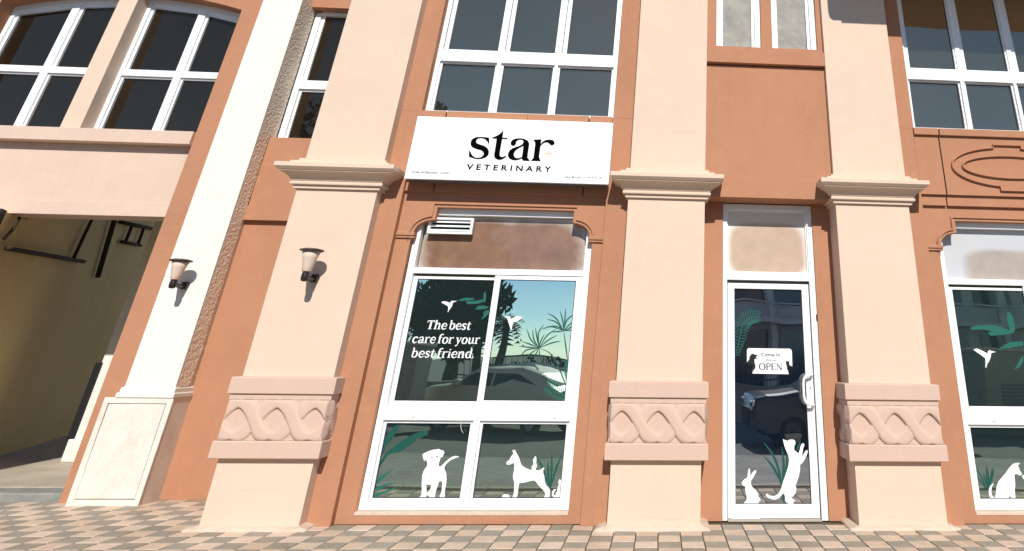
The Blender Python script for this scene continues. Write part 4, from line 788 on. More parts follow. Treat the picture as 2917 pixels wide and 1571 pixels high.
# ================================================================== SIGN
S = empty('shop_sign', (-1.79, 7.13, 3.19), 'white clinic name board with black serif lettering above the shop window', 'sign')
box('sign_board', M_SIGN, S, (-2.900, -0.652, 7.088, 7.20, 3.198, 3.930), bevel=0.004)
box('sign_back_frame', M_STEELG, S, (-2.885, -0.667, 7.12, 7.222, 3.190, 3.1975))
TRACE = {"puppy":[[[-2.2904,0.5396],[-2.2847,0.5523],[-2.2678,0.5614],[-2.2371,0.5743],[-2.1977,0.5854],[-2.161,0.5892],[-2.143,0.5929],[-2.1225,0.5839],[-2.101,0.5804],[-2.086,0.5713],[-2.0856,0.5532],[-2.0919,0.5314],[-2.0983,0.5212],[-2.111,0.527],[-2.1134,0.5024],[-2.119,0.4772],[-2.1206,0.4593],[-2.1125,0.4467],[-2.0985,0.445],[-2.0826,0.4594],[-2.0549,0.4882],[-2.026,0.5118],[-1.9999,0.5282],[-1.9679,0.5355],[-1.9356,0.5291],[-1.9369,0.5248],[-1.9689,0.5174],[-1.9998,0.5047],[-2.0294,0.4847],[-2.0537,0.4595],[-2.0612,0.4326],[-2.0466,0.4095],[-2.0317,0.3846],[-2.0227,0.3422],[-2.0176,0.3035],[-2.0199,0.265],[-2.0209,0.2371],[-2.0131,0.2058],[-2.0152,0.1955],[-2.0538,0.1954],[-2.0624,0.2023],[-2.0563,0.2197],[-2.0502,0.237],[-2.0532,0.2684],[-2.0544,0.3034],[-2.0642,0.3209],[-2.0713,0.328],[-2.093,0.3174],[-2.0938,0.2893],[-2.1035,0.2544],[-2.1064,0.2161],[-2.1055,0.1798],[-2.1085,0.174],[-2.1593,0.1753],[-2.1639,0.1884],[-2.1574,0.2074],[-2.1882,0.2091],[-2.1894,0.1884],[-2.1957,0.1753],[-2.2483,0.1759],[-2.2546,0.1832],[-2.2468,0.1987],[-2.2354,0.2125],[-2.2383,0.2472],[-2.2508,0.2995],[-2.2551,0.3416],[-2.2594,0.3734],[-2.2534,0.4053],[-2.2419,0.4303],[-2.2286,0.4464],[-2.2284,0.466],[-2.2395,0.4911],[-2.2464,0.5055],[-2.26,0.4903],[-2.2686,0.4982],[-2.2831,0.5234]],[[-2.2056,0.2978],[-2.1601,0.2944],[-2.1577,0.2717],[-2.1659,0.2508],[-2.1787,0.2334],[-2.1879,0.2282],[-2.195,0.2438],[-2.1992,0.2716]],[[-2.2029,0.5219],[-2.1984,0.5288],[-2.1897,0.5266],[-2.1873,0.5184],[-2.1943,0.5136],[-2.2017,0.5158]],[[-2.1567,0.5293],[-2.1518,0.5362],[-2.1424,0.5348],[-2.14,0.5269],[-2.1474,0.5218],[-2.1548,0.5239]]],"pointed_dog":[[[-1.4234,0.589],[-1.4156,0.5872],[-1.4072,0.5726],[-1.4066,0.5891],[-1.3991,0.5899],[-1.388,0.5709],[-1.3681,0.549],[-1.3499,0.5236],[-1.338,0.4982],[-1.3236,0.4693],[-1.3045,0.4513],[-1.2686,0.4335],[-1.2294,0.4221],[-1.2103,0.42],[-1.2167,0.4372],[-1.2144,0.4516],[-1.2032,0.4625],[-1.2023,0.4788],[-1.2098,0.4914],[-1.2106,0.5041],[-1.2022,0.5205],[-1.1916,0.537],[-1.1803,0.5243],[-1.1763,0.5061],[-1.1774,0.4807],[-1.1684,0.4626],[-1.1657,0.4482],[-1.1723,0.4338],[-1.1736,0.4176],[-1.1368,0.4177],[-1.1211,0.4267],[-1.1059,0.4394],[-1.0931,0.4376],[-1.0918,0.4268],[-1.1005,0.4124],[-1.0958,0.3909],[-1.0823,0.3659],[-1.0755,0.3268],[-1.0592,0.2949],[-1.0364,0.2773],[-1.0139,0.2562],[-1.0144,0.2141],[-1.0161,0.175],[-1.0719,0.1764],[-1.0712,0.1879],[-1.057,0.2071],[-1.0591,0.2316],[-1.0791,0.2526],[-1.1157,0.2807],[-1.1437,0.3054],[-1.1584,0.323],[-1.1846,0.3329],[-1.2131,0.3282],[-1.2614,0.3164],[-1.3147,0.3114],[-1.3195,0.3015],[-1.3225,0.2627],[-1.3201,0.2242],[-1.3262,0.1998],[-1.3289,0.1748],[-1.3843,0.1747],[-1.3817,0.1858],[-1.3652,0.1998],[-1.3596,0.2242],[-1.3624,0.2732],[-1.3675,0.319],[-1.3844,0.3509],[-1.388,0.3758],[-1.3846,0.4116],[-1.3847,0.4511],[-1.3921,0.4799],[-1.4157,0.469],[-1.4399,0.4628],[-1.4612,0.4652],[-1.4693,0.4778],[-1.4625,0.4887],[-1.4452,0.4996],[-1.435,0.516],[-1.4255,0.5378],[-1.4126,0.5507],[-1.4096,0.5598],[-1.4206,0.578]],[[-1.4153,0.5197],[-1.4062,0.5205],[-1.4045,0.5143],[-1.4127,0.5132]]],"hamster":[[[-1.4663,0.2031],[-1.4638,0.2136],[-1.4525,0.2206],[-1.4376,0.2171],[-1.4129,0.2171],[-1.3993,0.2084],[-1.3938,0.1928],[-1.3925,0.1747],[-1.4335,0.1747],[-1.4456,0.1875],[-1.4612,0.1962]]],"sitting_cat":[[[-0.952,0.1751],[-0.951,0.1845],[-0.9723,0.1897],[-0.9867,0.2071],[-0.9933,0.2281],[-0.9874,0.2492],[-0.9722,0.2616],[-0.9574,0.2598],[-0.9604,0.2493],[-0.9737,0.2387],[-0.9738,0.2212],[-0.966,0.2072],[-0.9575,0.2054],[-0.956,0.2282],[-0.9451,0.2422],[-0.9445,0.2739],[-0.9347,0.2987],[-0.9413,0.32],[-0.9355,0.3431],[-0.92,0.336],[-0.9032,0.335],[-0.8877,0.3468],[-0.8849,0.3201],[-0.8864,0.2953],[-0.8802,0.2494],[-0.8796,0.1751]]],"rabbit":[[[0.9579,0.4351],[0.965,0.416],[0.9656,0.3825],[0.971,0.3634],[0.9857,0.3921],[1.0059,0.4089],[1.0289,0.4162],[1.0256,0.397],[1.005,0.3635],[0.9876,0.3397],[0.9732,0.3254],[0.9726,0.2924],[0.9863,0.2688],[1.0141,0.2501],[1.0362,0.2267],[1.0493,0.1848],[1.0632,0.1778],[1.0656,0.1615],[1.0485,0.1476],[1.0425,0.1305],[0.9,0.1304],[0.903,0.1429],[0.9199,0.1545],[0.9286,0.1753],[0.9262,0.2032],[0.9154,0.2359],[0.9131,0.2758],[0.8934,0.2804],[0.8768,0.304],[0.8883,0.3205],[0.9111,0.3395],[0.9368,0.3515],[0.9401,0.3824],[0.9462,0.4111]],[[0.9126,0.3253],[0.9223,0.3277],[0.925,0.3206],[0.9165,0.3182]]],"reaching_cat":[[[1.3109,0.6887],[1.3339,0.6813],[1.3598,0.6725],[1.3807,0.6841],[1.4187,0.6858],[1.4386,0.6744],[1.4433,0.6496],[1.4276,0.6248],[1.4261,0.5927],[1.4485,0.5756],[1.4711,0.5644],[1.4842,0.5929],[1.4929,0.6276],[1.5104,0.65],[1.5309,0.6516],[1.536,0.6377],[1.5198,0.6079],[1.512,0.5685],[1.504,0.5268],[1.5231,0.5587],[1.5449,0.5858],[1.5627,0.5933],[1.5677,0.5786],[1.5576,0.5539],[1.532,0.5098],[1.5074,0.4805],[1.4804,0.461],[1.4785,0.4224],[1.4641,0.3647],[1.4418,0.317],[1.4261,0.2885],[1.432,0.2555],[1.4258,0.2226],[1.3962,0.1944],[1.373,0.1804],[1.3896,0.1734],[1.4089,0.1641],[1.4083,0.1502],[1.3968,0.1455],[1.3961,0.1307],[1.3539,0.1307],[1.3263,0.1432],[1.313,0.1617],[1.3156,0.185],[1.3092,0.2084],[1.2955,0.22],[1.2808,0.2037],[1.2545,0.1803],[1.2202,0.1663],[1.1809,0.1672],[1.1476,0.1802],[1.1227,0.1965],[1.1203,0.2105],[1.1345,0.2152],[1.1539,0.2035],[1.1818,0.1951],[1.2156,0.1966],[1.2502,0.2176],[1.2771,0.2552],[1.2993,0.3167],[1.3305,0.3835],[1.3591,0.4509],[1.37,0.5043],[1.3632,0.5482],[1.3444,0.5825],[1.3259,0.6267],[1.3158,0.6663]],[[1.3915,0.6652],[1.3976,0.6697],[1.402,0.6653],[1.3971,0.6603]]],"sitting_dog":[[[3.7688,0.4955],[3.7633,0.4848],[3.7455,0.4767],[3.7509,0.4555],[3.7584,0.4289],[3.7724,0.4025],[3.7664,0.3893],[3.7463,0.3856],[3.7229,0.3971],[3.7009,0.3997],[3.6916,0.3918],[3.6877,0.3497],[3.6844,0.3079],[3.6687,0.2611],[3.6659,0.2249],[3.665,0.1889],[3.6846,0.1761],[3.6801,0.1694],[3.623,0.1694],[3.6184,0.194],[3.6089,0.2197],[3.5991,0.1991],[3.5823,0.1878],[3.6037,0.1837],[3.6135,0.1694],[3.4491,0.1693],[3.4193,0.1784],[3.3977,0.1989],[3.3916,0.2349],[3.3985,0.2658],[3.4188,0.297],[3.4547,0.3189],[3.4582,0.3137],[3.4329,0.2866],[3.4211,0.2504],[3.4205,0.2195],[3.4359,0.2],[3.4515,0.199],[3.4697,0.2453],[3.4847,0.2919],[3.5117,0.3336],[3.5497,0.3651],[3.6027,0.4073],[3.6507,0.4551],[3.6958,0.4872],[3.7367,0.497]],[[3.7261,0.4448],[3.7341,0.4458],[3.7345,0.4384],[3.7259,0.4373]]],"dog_paw":[[[3.7712,0.3814],[3.7806,0.3894],[3.8024,0.3921],[3.7926,0.3447],[3.7752,0.363]]],"bird_a":[[[-2.3734,1.9469],[-2.3629,1.957],[-2.3399,1.9596],[-2.3126,1.955],[-2.2905,1.947],[-2.278,1.943],[-2.2753,1.9571],[-2.2675,1.9662],[-2.2495,1.9646],[-2.2142,1.9652],[-2.2163,1.9604],[-2.2387,1.9535],[-2.2518,1.9448],[-2.2523,1.9182],[-2.2587,1.9013],[-2.2703,1.8843],[-2.2789,1.8674],[-2.2841,1.8479],[-2.2876,1.8506],[-2.2883,1.8784],[-2.2919,1.9063],[-2.3184,1.9226],[-2.3502,1.9361]]],"bird_b":[[[-1.6801,1.8133],[-1.6432,1.8192],[-1.6159,1.8143],[-1.6073,1.7933],[-1.5733,1.8089],[-1.5427,1.8208],[-1.5022,1.8192],[-1.4826,1.8058],[-1.5288,1.7779],[-1.5742,1.7583],[-1.5815,1.7244],[-1.5813,1.6833],[-1.5922,1.6868],[-1.61,1.7277],[-1.6303,1.7687],[-1.6464,1.8025]]],"bird_c":[[[3.4591,1.5612],[3.4986,1.5728],[3.538,1.56],[3.5841,1.5386],[3.6128,1.522],[3.623,1.5464],[3.6418,1.5577],[3.6652,1.5492],[3.7138,1.541],[3.6573,1.5285],[3.6408,1.4843],[3.6169,1.4439],[3.5915,1.4182],[3.5742,1.3818],[3.5649,1.3853],[3.5751,1.4325],[3.5796,1.4762],[3.5296,1.5122],[3.4847,1.541]]],"leaf_a":[[[-2.5677,0.7932],[-2.5809,0.7995],[-2.6085,0.7903],[-2.6364,0.756],[-2.6683,0.714],[-2.6895,0.6775],[-2.6937,0.631],[-2.6944,0.5694],[-2.691,0.5287],[-2.6753,0.5491],[-2.6619,0.5798],[-2.6629,0.6105],[-2.6359,0.6467],[-2.6076,0.678],[-2.592,0.7144],[-2.5727,0.7616]]],"leaf_b":[[[-2.2835,0.7503],[-2.3333,0.7474],[-2.3833,0.7314],[-2.4369,0.7049],[-2.4844,0.6786],[-2.5365,0.6473],[-2.586,0.6058],[-2.6352,0.5646],[-2.6621,0.5288],[-2.6796,0.4781],[-2.6867,0.4328],[-2.6752,0.4328],[-2.6565,0.4782],[-2.6238,0.5391],[-2.5865,0.5546],[-2.5189,0.5651],[-2.4671,0.5961],[-2.4161,0.6324],[-2.3691,0.6611],[-2.3845,0.6792],[-2.3223,0.6926],[-2.2787,0.7111],[-2.2705,0.7294]]],"leaf_c":[[[-2.545,0.4308],[-2.5833,0.4081],[-2.618,0.383],[-2.6594,0.363],[-2.6801,0.3283],[-2.6882,0.2889],[-2.6642,0.3086],[-2.6263,0.3433],[-2.5893,0.3831]]],"leaf_d":[[[-2.4922,0.3065],[-2.5494,0.3064],[-2.6152,0.2939],[-2.6677,0.2742],[-2.69,0.2472],[-2.6348,0.2546],[-2.5891,0.2792],[-2.5524,0.294]]],"leaf_e":[[[-2.464,0.2819],[-2.5122,0.2671],[-2.5814,0.2449],[-2.6463,0.2302],[-2.6963,0.2009],[-2.6879,0.1888],[-2.6499,0.1961],[-2.6147,0.2156],[-2.5514,0.2376],[-2.4987,0.2573]]],"leaves_up_a":[[[-2.2115,1.9666],[-2.1679,1.9872],[-2.1256,1.9993],[-2.0545,1.9991],[-2.0229,1.9869],[-2.0392,1.9782],[-2.0768,1.9733],[-2.1644,1.9669]],[[-2.1112,1.967],[-2.0314,1.967],[-1.9742,1.9793],[-1.9338,1.9857],[-1.9399,2.0424],[-1.9282,2.0626],[-1.9118,2.0344],[-1.9071,1.9861],[-1.914,1.9549],[-1.9301,1.9631],[-1.9633,1.9484],[-2.0118,1.9377],[-2.1028,1.9348]]],"leaves_up_b":[[[-2.0053,1.8804],[-1.9794,1.92],[-1.9209,1.9238],[-1.8612,1.9108],[-1.8616,1.9038],[-1.8949,1.8906],[-1.944,1.8842]],[[-1.8564,1.8801],[-1.8977,1.871],[-1.9131,1.8568],[-1.9044,1.8208],[-1.927,1.7789],[-1.8871,1.8044],[-1.8518,1.8411]]],"leaves_right_a":[[[3.4682,1.7869],[3.5568,1.811],[3.7439,1.8154],[3.8329,1.7924],[3.9198,1.7596],[3.9032,1.8698],[3.9152,1.9316],[3.9463,1.9592],[3.9786,1.9056],[3.9823,1.8175],[3.9744,1.7566],[3.9401,1.7334],[3.8092,1.7127],[3.6894,1.7035],[3.652,1.7292],[3.6984,1.7525],[3.6165,1.7664],[3.4641,1.7627]]],"leaves_right_b":[[[3.738,1.559],[3.8235,1.612],[3.9144,1.6467],[4.0479,1.6523],[4.0386,1.6074],[3.9025,1.587],[3.7827,1.5743]],[[4.0187,1.511],[3.9688,1.4591],[3.9145,1.3966],[3.8831,1.3637],[3.9554,1.3935],[4.0051,1.4449]]],"open_board":[[[0.9489,1.5227],[0.9561,1.536],[0.9726,1.5431],[1.418,1.5437],[1.4353,1.5354],[1.4434,1.5186],[1.4413,1.3694],[1.411,1.382],[1.4098,1.421],[1.395,1.4172],[1.369,1.4231],[1.3736,1.3919],[1.3785,1.3712],[1.3831,1.3402],[1.3938,1.3197],[1.3996,1.293],[1.0043,1.2948],[1.0093,1.3154],[1.0358,1.3466],[1.0403,1.3673],[1.0311,1.3983],[1.0289,1.4347],[1.0609,1.4403],[1.0477,1.4479],[1.0498,1.461],[1.0674,1.4717],[1.0647,1.4796],[1.0356,1.4792],[1.0154,1.4905],[0.992,1.4813],[0.9771,1.4601],[0.9708,1.4287],[0.9472,1.4025]]],"dog_head":[[[0.9539,1.3896],[0.9708,1.4287],[0.9771,1.4601],[0.992,1.4813],[1.0154,1.4905],[1.0356,1.4792],[1.0647,1.4796],[1.0674,1.4717],[1.0498,1.461],[1.0477,1.4479],[1.0609,1.4403],[1.0289,1.4347],[1.0311,1.3983],[1.0403,1.3673],[1.0358,1.3466],[1.0093,1.3154],[0.9976,1.305],[0.9982,1.341],[1.0134,1.3825]]],"cat_head":[[[1.369,1.4231],[1.395,1.4172],[1.4098,1.421],[1.411,1.382],[1.4413,1.3694],[1.416,1.3623],[1.3961,1.374],[1.3974,1.3352],[1.3938,1.3197],[1.3831,1.3402],[1.3785,1.3712],[1.3736,1.3919]]],"star_s":[[[-2.0539,3.6956],[-2.0419,3.6332],[-2.0479,3.6339],[-2.0668,3.6613],[-2.088,3.6799],[-2.1126,3.6912],[-2.1406,3.6951],[-2.1675,3.6917],[-2.1878,3.6765],[-2.1929,3.6521],[-2.1861,3.6331],[-2.1719,3.6215],[-2.1312,3.6085],[-2.0834,3.5933],[-2.0503,3.5705],[-2.0315,3.5377],[-2.0286,3.5045],[-2.0425,3.478],[-2.0713,3.4605],[-2.1056,3.4499],[-2.141,3.4464],[-2.178,3.4523],[-2.2112,3.463],[-2.237,3.4693],[-2.2449,3.5164],[-2.244,3.5378],[-2.2362,3.5261],[-2.2194,3.4982],[-2.1971,3.4729],[-2.1699,3.4582],[-2.1379,3.4546],[-2.1075,3.4617],[-2.0874,3.4765],[-2.0782,3.4981],[-2.0803,3.517],[-2.0923,3.5357],[-2.1126,3.5493],[-2.1457,3.5577],[-2.1836,3.5684],[-2.2201,3.5839],[-2.2395,3.6048],[-2.2462,3.631],[-2.2423,3.6625],[-2.2211,3.685],[-2.1868,3.6983],[-2.1465,3.7031],[-2.1003,3.6999]]],"star_t":[[[-1.9044,3.7839],[-1.9046,3.7227],[-1.9046,3.7008],[-1.8463,3.6999],[-1.8483,3.6921],[-1.9048,3.6931],[-1.9061,3.6089],[-1.9075,3.5418],[-1.9063,3.5038],[-1.896,3.4804],[-1.8745,3.4725],[-1.8527,3.478],[-1.832,3.491],[-1.8288,3.4849],[-1.8505,3.4629],[-1.8755,3.4489],[-1.9067,3.446],[-1.9401,3.4577],[-1.9571,3.4807],[-1.962,3.5067],[-1.9615,3.5687],[-1.9622,3.694],[-2.0104,3.6947],[-2.0113,3.7005],[-1.9832,3.7117],[-1.9498,3.7333],[-1.9237,3.7587]]],"star_a":[[[-1.7953,3.6319],[-1.798,3.6512],[-1.7836,3.6783],[-1.747,3.6956],[-1.7018,3.7015],[-1.6551,3.6959],[-1.6161,3.6792],[-1.5953,3.6533],[-1.5912,3.6292],[-1.5916,3.5619],[-1.5919,3.495],[-1.5866,3.4715],[-1.5734,3.4577],[-1.5606,3.4463],[-1.5851,3.4431],[-1.6261,3.4442],[-1.6412,3.4555],[-1.6488,3.4718],[-1.6776,3.4567],[-1.7124,3.4461],[-1.7487,3.4473],[-1.7826,3.4627],[-1.8044,3.4881],[-1.8093,3.5164],[-1.7996,3.5502],[-1.7758,3.5749],[-1.7331,3.5955],[-1.6897,3.6124],[-1.6648,3.6315],[-1.6544,3.6561],[-1.657,3.6754],[-1.6726,3.6894],[-1.7006,3.6923],[-1.7268,3.6827],[-1.7424,3.6628],[-1.743,3.6337],[-1.7545,3.6179],[-1.7745,3.6143]],[[-1.6502,3.6248],[-1.6707,3.6072],[-1.7045,3.5869],[-1.733,3.5619],[-1.7487,3.528],[-1.747,3.4995],[-1.7324,3.4762],[-1.7058,3.4638],[-1.6747,3.4686],[-1.6492,3.4813],[-1.6478,3.5218],[-1.6487,3.5791]]],"star_r":[[[-1.5438,3.689],[-1.4618,3.6967],[-1.4609,3.6336],[-1.4398,3.6683],[-1.4057,3.6913],[-1.3649,3.6976],[-1.3273,3.6916],[-1.3064,3.6704],[-1.3065,3.651],[-1.321,3.6374],[-1.3417,3.6367],[-1.3595,3.6516],[-1.375,3.6656],[-1.3984,3.6687],[-1.4252,3.6615],[-1.4501,3.6388],[-1.4614,3.6191],[-1.4618,3.5662],[-1.4615,3.4898],[-1.4489,3.4617],[-1.4378,3.4455],[-1.5401,3.4455],[-1.5324,3.4566],[-1.5187,3.4737],[-1.5185,3.526],[-1.5193,3.6413],[-1.5247,3.6654]]],"spark":[[[-1.3617,3.5839],[-1.3544,3.5601],[-1.3381,3.5463],[-1.3097,3.5386],[-1.3364,3.532],[-1.353,3.5171],[-1.3624,3.5001],[-1.3763,3.5211],[-1.4009,3.5356],[-1.382,3.5496],[-1.3674,3.5621]]]}
BLADES = {"grass_a":[[[-1.1769,0.5206],[-1.12,0.452],[-1.0769,0.3731],[-1.0139,0.2632]],[[-1.0617,0.492],[-1.0498,0.391],[-1.016,0.2632]],[[-1.0343,0.5651],[-1.0183,0.4091],[-1.0139,0.2632]],[[-0.931,0.5527],[-0.978,0.4236],[-1.0119,0.2632]]],"grass_b":[[[1.115,0.6553],[1.2098,0.5378],[1.2626,0.4025],[1.284,0.2883]],[[1.1107,0.5374],[1.1955,0.4504],[1.2551,0.3546],[1.2811,0.2882]],[[1.3005,0.6167],[1.3114,0.4798],[1.3004,0.3452],[1.284,0.2883]],[[1.3498,0.5727],[1.3451,0.4606],[1.3057,0.3357]],[[1.4972,0.6772],[1.4616,0.6076],[1.4488,0.5829]],[[1.2954,0.2177],[1.2994,0.1757],[1.3061,0.1307]]],"grass_c":[[[3.2948,0.4434],[3.3405,0.3751],[3.3764,0.2555]],[[3.2894,0.3749],[3.343,0.3176],[3.3777,0.2451]],[[3.4055,0.4703],[3.3971,0.37],[3.3859,0.2555]],[[3.3662,0.4119],[3.3786,0.3385],[3.3827,0.2555]],[[3.4734,0.4546],[3.4316,0.3491],[3.3891,0.2555]],[[3.4843,0.444],[3.4546,0.3701],[3.3973,0.2658]],[[3.4197,0.4597],[3.4162,0.37],[3.3891,0.2555]]],"papyrus_a":[[[-1.423,1.6953],[-1.3682,1.5935],[-1.2705,1.5125]],[[-1.363,1.6902],[-1.3363,1.594],[-1.2705,1.5125]],[[-1.3352,1.7116],[-1.3073,1.6166],[-1.2705,1.5125]],[[-1.2505,1.743],[-1.2959,1.6539],[-1.2705,1.5125]],[[-1.2326,1.6474],[-1.2629,1.5802],[-1.2705,1.5125]],[[-1.1128,1.7015],[-1.2053,1.6329],[-1.2705,1.5125]],[[-1.098,1.6419],[-1.1991,1.5811],[-1.2705,1.5125]],[[-1.0492,1.5847],[-1.1492,1.5634],[-1.2705,1.5125]],[[-1.4571,1.5739],[-1.362,1.5458],[-1.2705,1.5125]],[[-1.4867,1.5294],[-1.3825,1.5198],[-1.2705,1.5125]],[[-1.4512,1.4425],[-1.3949,1.4941],[-1.2705,1.5125]],[[-1.4086,1.3889],[-1.3512,1.4619],[-1.2705,1.5125]],[[-1.3218,1.3864],[-1.302,1.448],[-1.2705,1.5125]],[[-1.1978,1.3376],[-1.2511,1.4197],[-1.2705,1.5125]],[[-0.9377,1.1108],[-0.9645,1.1805],[-1.0135,1.2719],[-1.0813,1.3856],[-1.1624,1.4716],[-1.2705,1.5125]]],"papyrus_b":[[[-1.2234,1.8549],[-1.1286,1.8069],[-1.0327,1.6839]],[[-1.2206,1.7963],[-1.1244,1.7691],[-1.0327,1.6839]],[[-1.0923,1.8823],[-1.0525,1.7778],[-1.0327,1.6839]],[[-1.0381,1.9094],[-1.0314,1.7933],[-1.0327,1.6839]],[[-0.9386,1.8558],[-1.0128,1.786],[-1.0327,1.6839]],[[-0.9378,1.7834],[-0.9911,1.7334],[-1.0327,1.6839]],[[-0.9125,1.7572],[-0.973,1.7148],[-1.0327,1.6839]],[[-0.9146,1.7134],[-0.9706,1.6923],[-1.0327,1.6839]],[[-1.2689,1.6954],[-1.1676,1.7232],[-1.0327,1.6839]],[[-1.1689,1.7344],[-1.0947,1.7205],[-1.0327,1.6839]],[[-1.1616,1.6708],[-1.0897,1.6756],[-1.0327,1.6839]],[[-0.9581,1.3799],[-0.9932,1.525],[-1.0327,1.6839]]],"fern_spine":[[[1.0969,1.8639],[1.0134,1.8626],[0.9414,1.8231],[0.8991,1.7571],[0.8745,1.6598],[0.8472,1.5531],[0.8291,1.4583]]],"fern_low":[[[-1.1494,1.1611],[-1.0681,1.1305],[-0.9766,1.0757],[-0.9212,1.0278]]],"fern_side":[[[-0.9438,1.3945],[-0.9466,1.3083],[-0.9402,1.2089]]]}
def poly_part(key, m, parent, y, th=0.0015, name=None, label=None, dz=0.0):
    o = slab(name or key, m, parent, TRACE[key], y - th, y)
    if label: o['label'] = label
    return o
def blades_part(name, keys, m, parent, y, w, label=None):
    bm = bmesh.new(); q = 0
    for key in keys:
        for pts in BLADES[key]:
            q = (q + 1) % 6; blade(bm, [tuple(p) for p in pts], y - q * 0.00022, w)
    o = bmlink(name, bm, m, parent)
    if label: o['label'] = label
    return o
for k in ('star_s', 'star_t', 'star_a', 'star_r'): slab('sign_letter', M_INK, S, TRACE[k], 7.081, 7.0875, 0.0, 0.0022)
sp = slab('sign_spark', M_GOLD, S, TRACE['spark'], 7.083, 7.0875); sp['label'] = 'small pale gold four-pointed spark'
sans_text('sign_lettering', 'VETERINARY', -2.247, -1.306, 3.318, 3.384, 7.0876, M_INK, S, spacing=1.62, off=0.03, split=True)
sans_text('sign_lettering', 'STAR VETERINARY CLINIC', -2.832, -2.419, 3.260, 3.284, 7.0876, M_INK, S, spacing=1.0, off=0.012)
# arabic line, drawn as pen strokes right to left
AR = [[(2165, 340), (2100, 345), (2085, 315), (2110, 290), (2150, 285)], [(2110, 345), (2060, 340), (2050, 300)], [(2060, 342), (1880, 335), (1855, 330), (1845, 245)], [(2040, 365), (2046, 372)],
      [(1800, 260), (1812, 300), (1795, 330), (1755, 328)], [(1720, 325), (1670, 325), (1665, 300), (1690, 275), (1722, 290), (1722, 325)], [(1700, 245), (1708, 245)],
      [(1610, 290), (1585, 320), (1565, 322), (1552, 295), (1545, 322), (1520, 322), (1510, 298), (1500, 322), (1460, 318), (1445, 250)], [(1470, 318), (1290, 318), (1270, 310), (1268, 210)],
      [(1240, 290), (1235, 330), (1190, 350)], [(1135, 205), (1125, 310)], [(1095, 210), (1085, 300), (1030, 305), (1020, 280)], [(1030, 305), (990, 305), (980, 270)], [(990, 305), (820, 298)],
      [(800, 290), (720, 292), (720, 255), (780, 245), (805, 270)], [(710, 180), (715, 292)], [(690, 250), (685, 300), (640, 325)], [(620, 292), (590, 290), (582, 245)], [(600, 290), (450, 288), (445, 240)],
      [(445, 288), (385, 280), (375, 255), (410, 230), (440, 245)], [(400, 185), (425, 180)], [(560, 320), (600, 322)], [(960, 330), (1000, 330)]]
bm = bmesh.new()
for qi, st in enumerate(AR):
    pts = [(-1.138 + (p[0] - 370) / 1800 * 0.4145, 3.2905 - (p[1] - 170) / 17.17 * 0.00448 + (p[0] - 370) / 1800 * 0.0225, 0.0042) for p in st]
    stroke2d(bm, catmull(pts, 3) if len(pts) > 2 else pts, 7.0876 - (qi % 5) * 0.0002)
bmlink('sign_lettering', bm, M_INK, S)

# ================================================================== window graphics
GY = 7.446 - 0.0006; GLS = 7.451 - 0.0006; GRS = 7.420 - 0.0006; GDY = 7.518 - 0.0006
poly_part('puppy', M_VINYL, w1, GY, name='puppy_decal', label='white silhouette of a puppy with a raised tail')
poly_part('pointed_dog', M_VINYL, w1, GY - .0016, name='dog_decal', label='white silhouette of a standing dog with pointed ears')
poly_part('hamster', M_VINYL, w1, GY, name='hamster_decal', label='small white curled hamster silhouette')
poly_part('sitting_cat', M_VINYL, w1, GY, name='cat_decal', label='small white sitting cat silhouette')
for k, t_, mm in (('leaf_a', 'leaf_decal', M_GREEN), ('leaf_b', 'leaf_decal', M_GREEN), ('leaf_c', 'leaf_decal', M_GREEN2), ('leaf_d', 'leaf_decal', M_GREEN2), ('leaf_e', 'leaf_decal', M_GREEN2)):
    poly_part(k, mm, w1, GY - 0.0002 * 'abcde'.index(k[-1]), name=t_)
blades_part('grass_decal', ['grass_a'], M_GREEN, w1, GY, 0.022)
poly_part('bird_a', M_VINYL, w1, GLS, name='bird_decal'); poly_part('bird_b', M_VINYL, w1, GRS, name='bird_decal')
o = slab('leaf_decal', M_GREEN2, w1, [TRACE['leaves_up_a'][0]], GLS - .0014, GLS); o = slab('leaf_decal', M_GREEN2, w1, [TRACE['leaves_up_a'][1]], GLS - .0018, GLS)
for q in TRACE['leaves_up_b']: slab('leaf_decal', M_GREEN2, w1, [q], GLS - .0014, GLS)
serif_text('slogan_lettering', 'The best', -2.487, -2.021, 1.681, 0.119, GLS, M_VINYL, w1, 0.10)
serif_text('slogan_lettering', 'care for your', -2.606, -1.906, 1.545, 0.119, GLS, M_VINYL, w1, 0.10)
serif_text('slogan_lettering', 'best friend.', -2.590, -1.935, 1.409, 0.119, GLS, M_VINYL, w1, 0.10)
blades_part('papyrus_decal', ['papyrus_a'], M_GREEN, w1, GRS, 0.013)
blades_part('papyrus_decal', ['papyrus_b'], M_GREEN, w1, GRS - .0015, 0.013)
def fern(name, key, parent, y, m, lmax, n, wl):
    sp_ = catmull([(p[0], p[1], 0) for p in BLADES[key][0]], 12); bm = bmesh.new()
    blade(bm, [(p[0], p[1]) for p in sp_], y, 0.010)
    L_ = len(sp_)
    for k in range(n):
        t = (k + 0.5) / n; f = t * (L_ - 1); i = min(int(f), L_ - 2); fr = f - i
        p = Vector(sp_[i]).lerp(Vector(sp_[i + 1]), fr); d = (Vector(sp_[i + 1]) - Vector(sp_[i])).normalized()
        ln = lmax * (0.35 + 0.65 * math.sin(math.pi * min(1, 0.12 + t * 0.85)))
        for sgn in (-1, 1):
            nn = Vector((-d.y, d.x, 0)) * sgn; tip = p + (nn * 0.86 - d * 0.5) * ln; midp = p + (nn * 0.5 - d * 0.18) * ln
            blade(bm, [(tip.x, tip.y), (midp.x, midp.y), (p.x, p.y)], y - 0.0002 * (1 + k % 4), wl)
    return bmlink(name, bm, m, parent)
fern('fern_decal', 'fern_low', w1, GRS - .002, M_GREEN2, 0.095, 15, 0.008)
fern('fern_decal', 'fern_side', w1, GRS - .0028, M_GREEN2, 0.055, 12, 0.011)
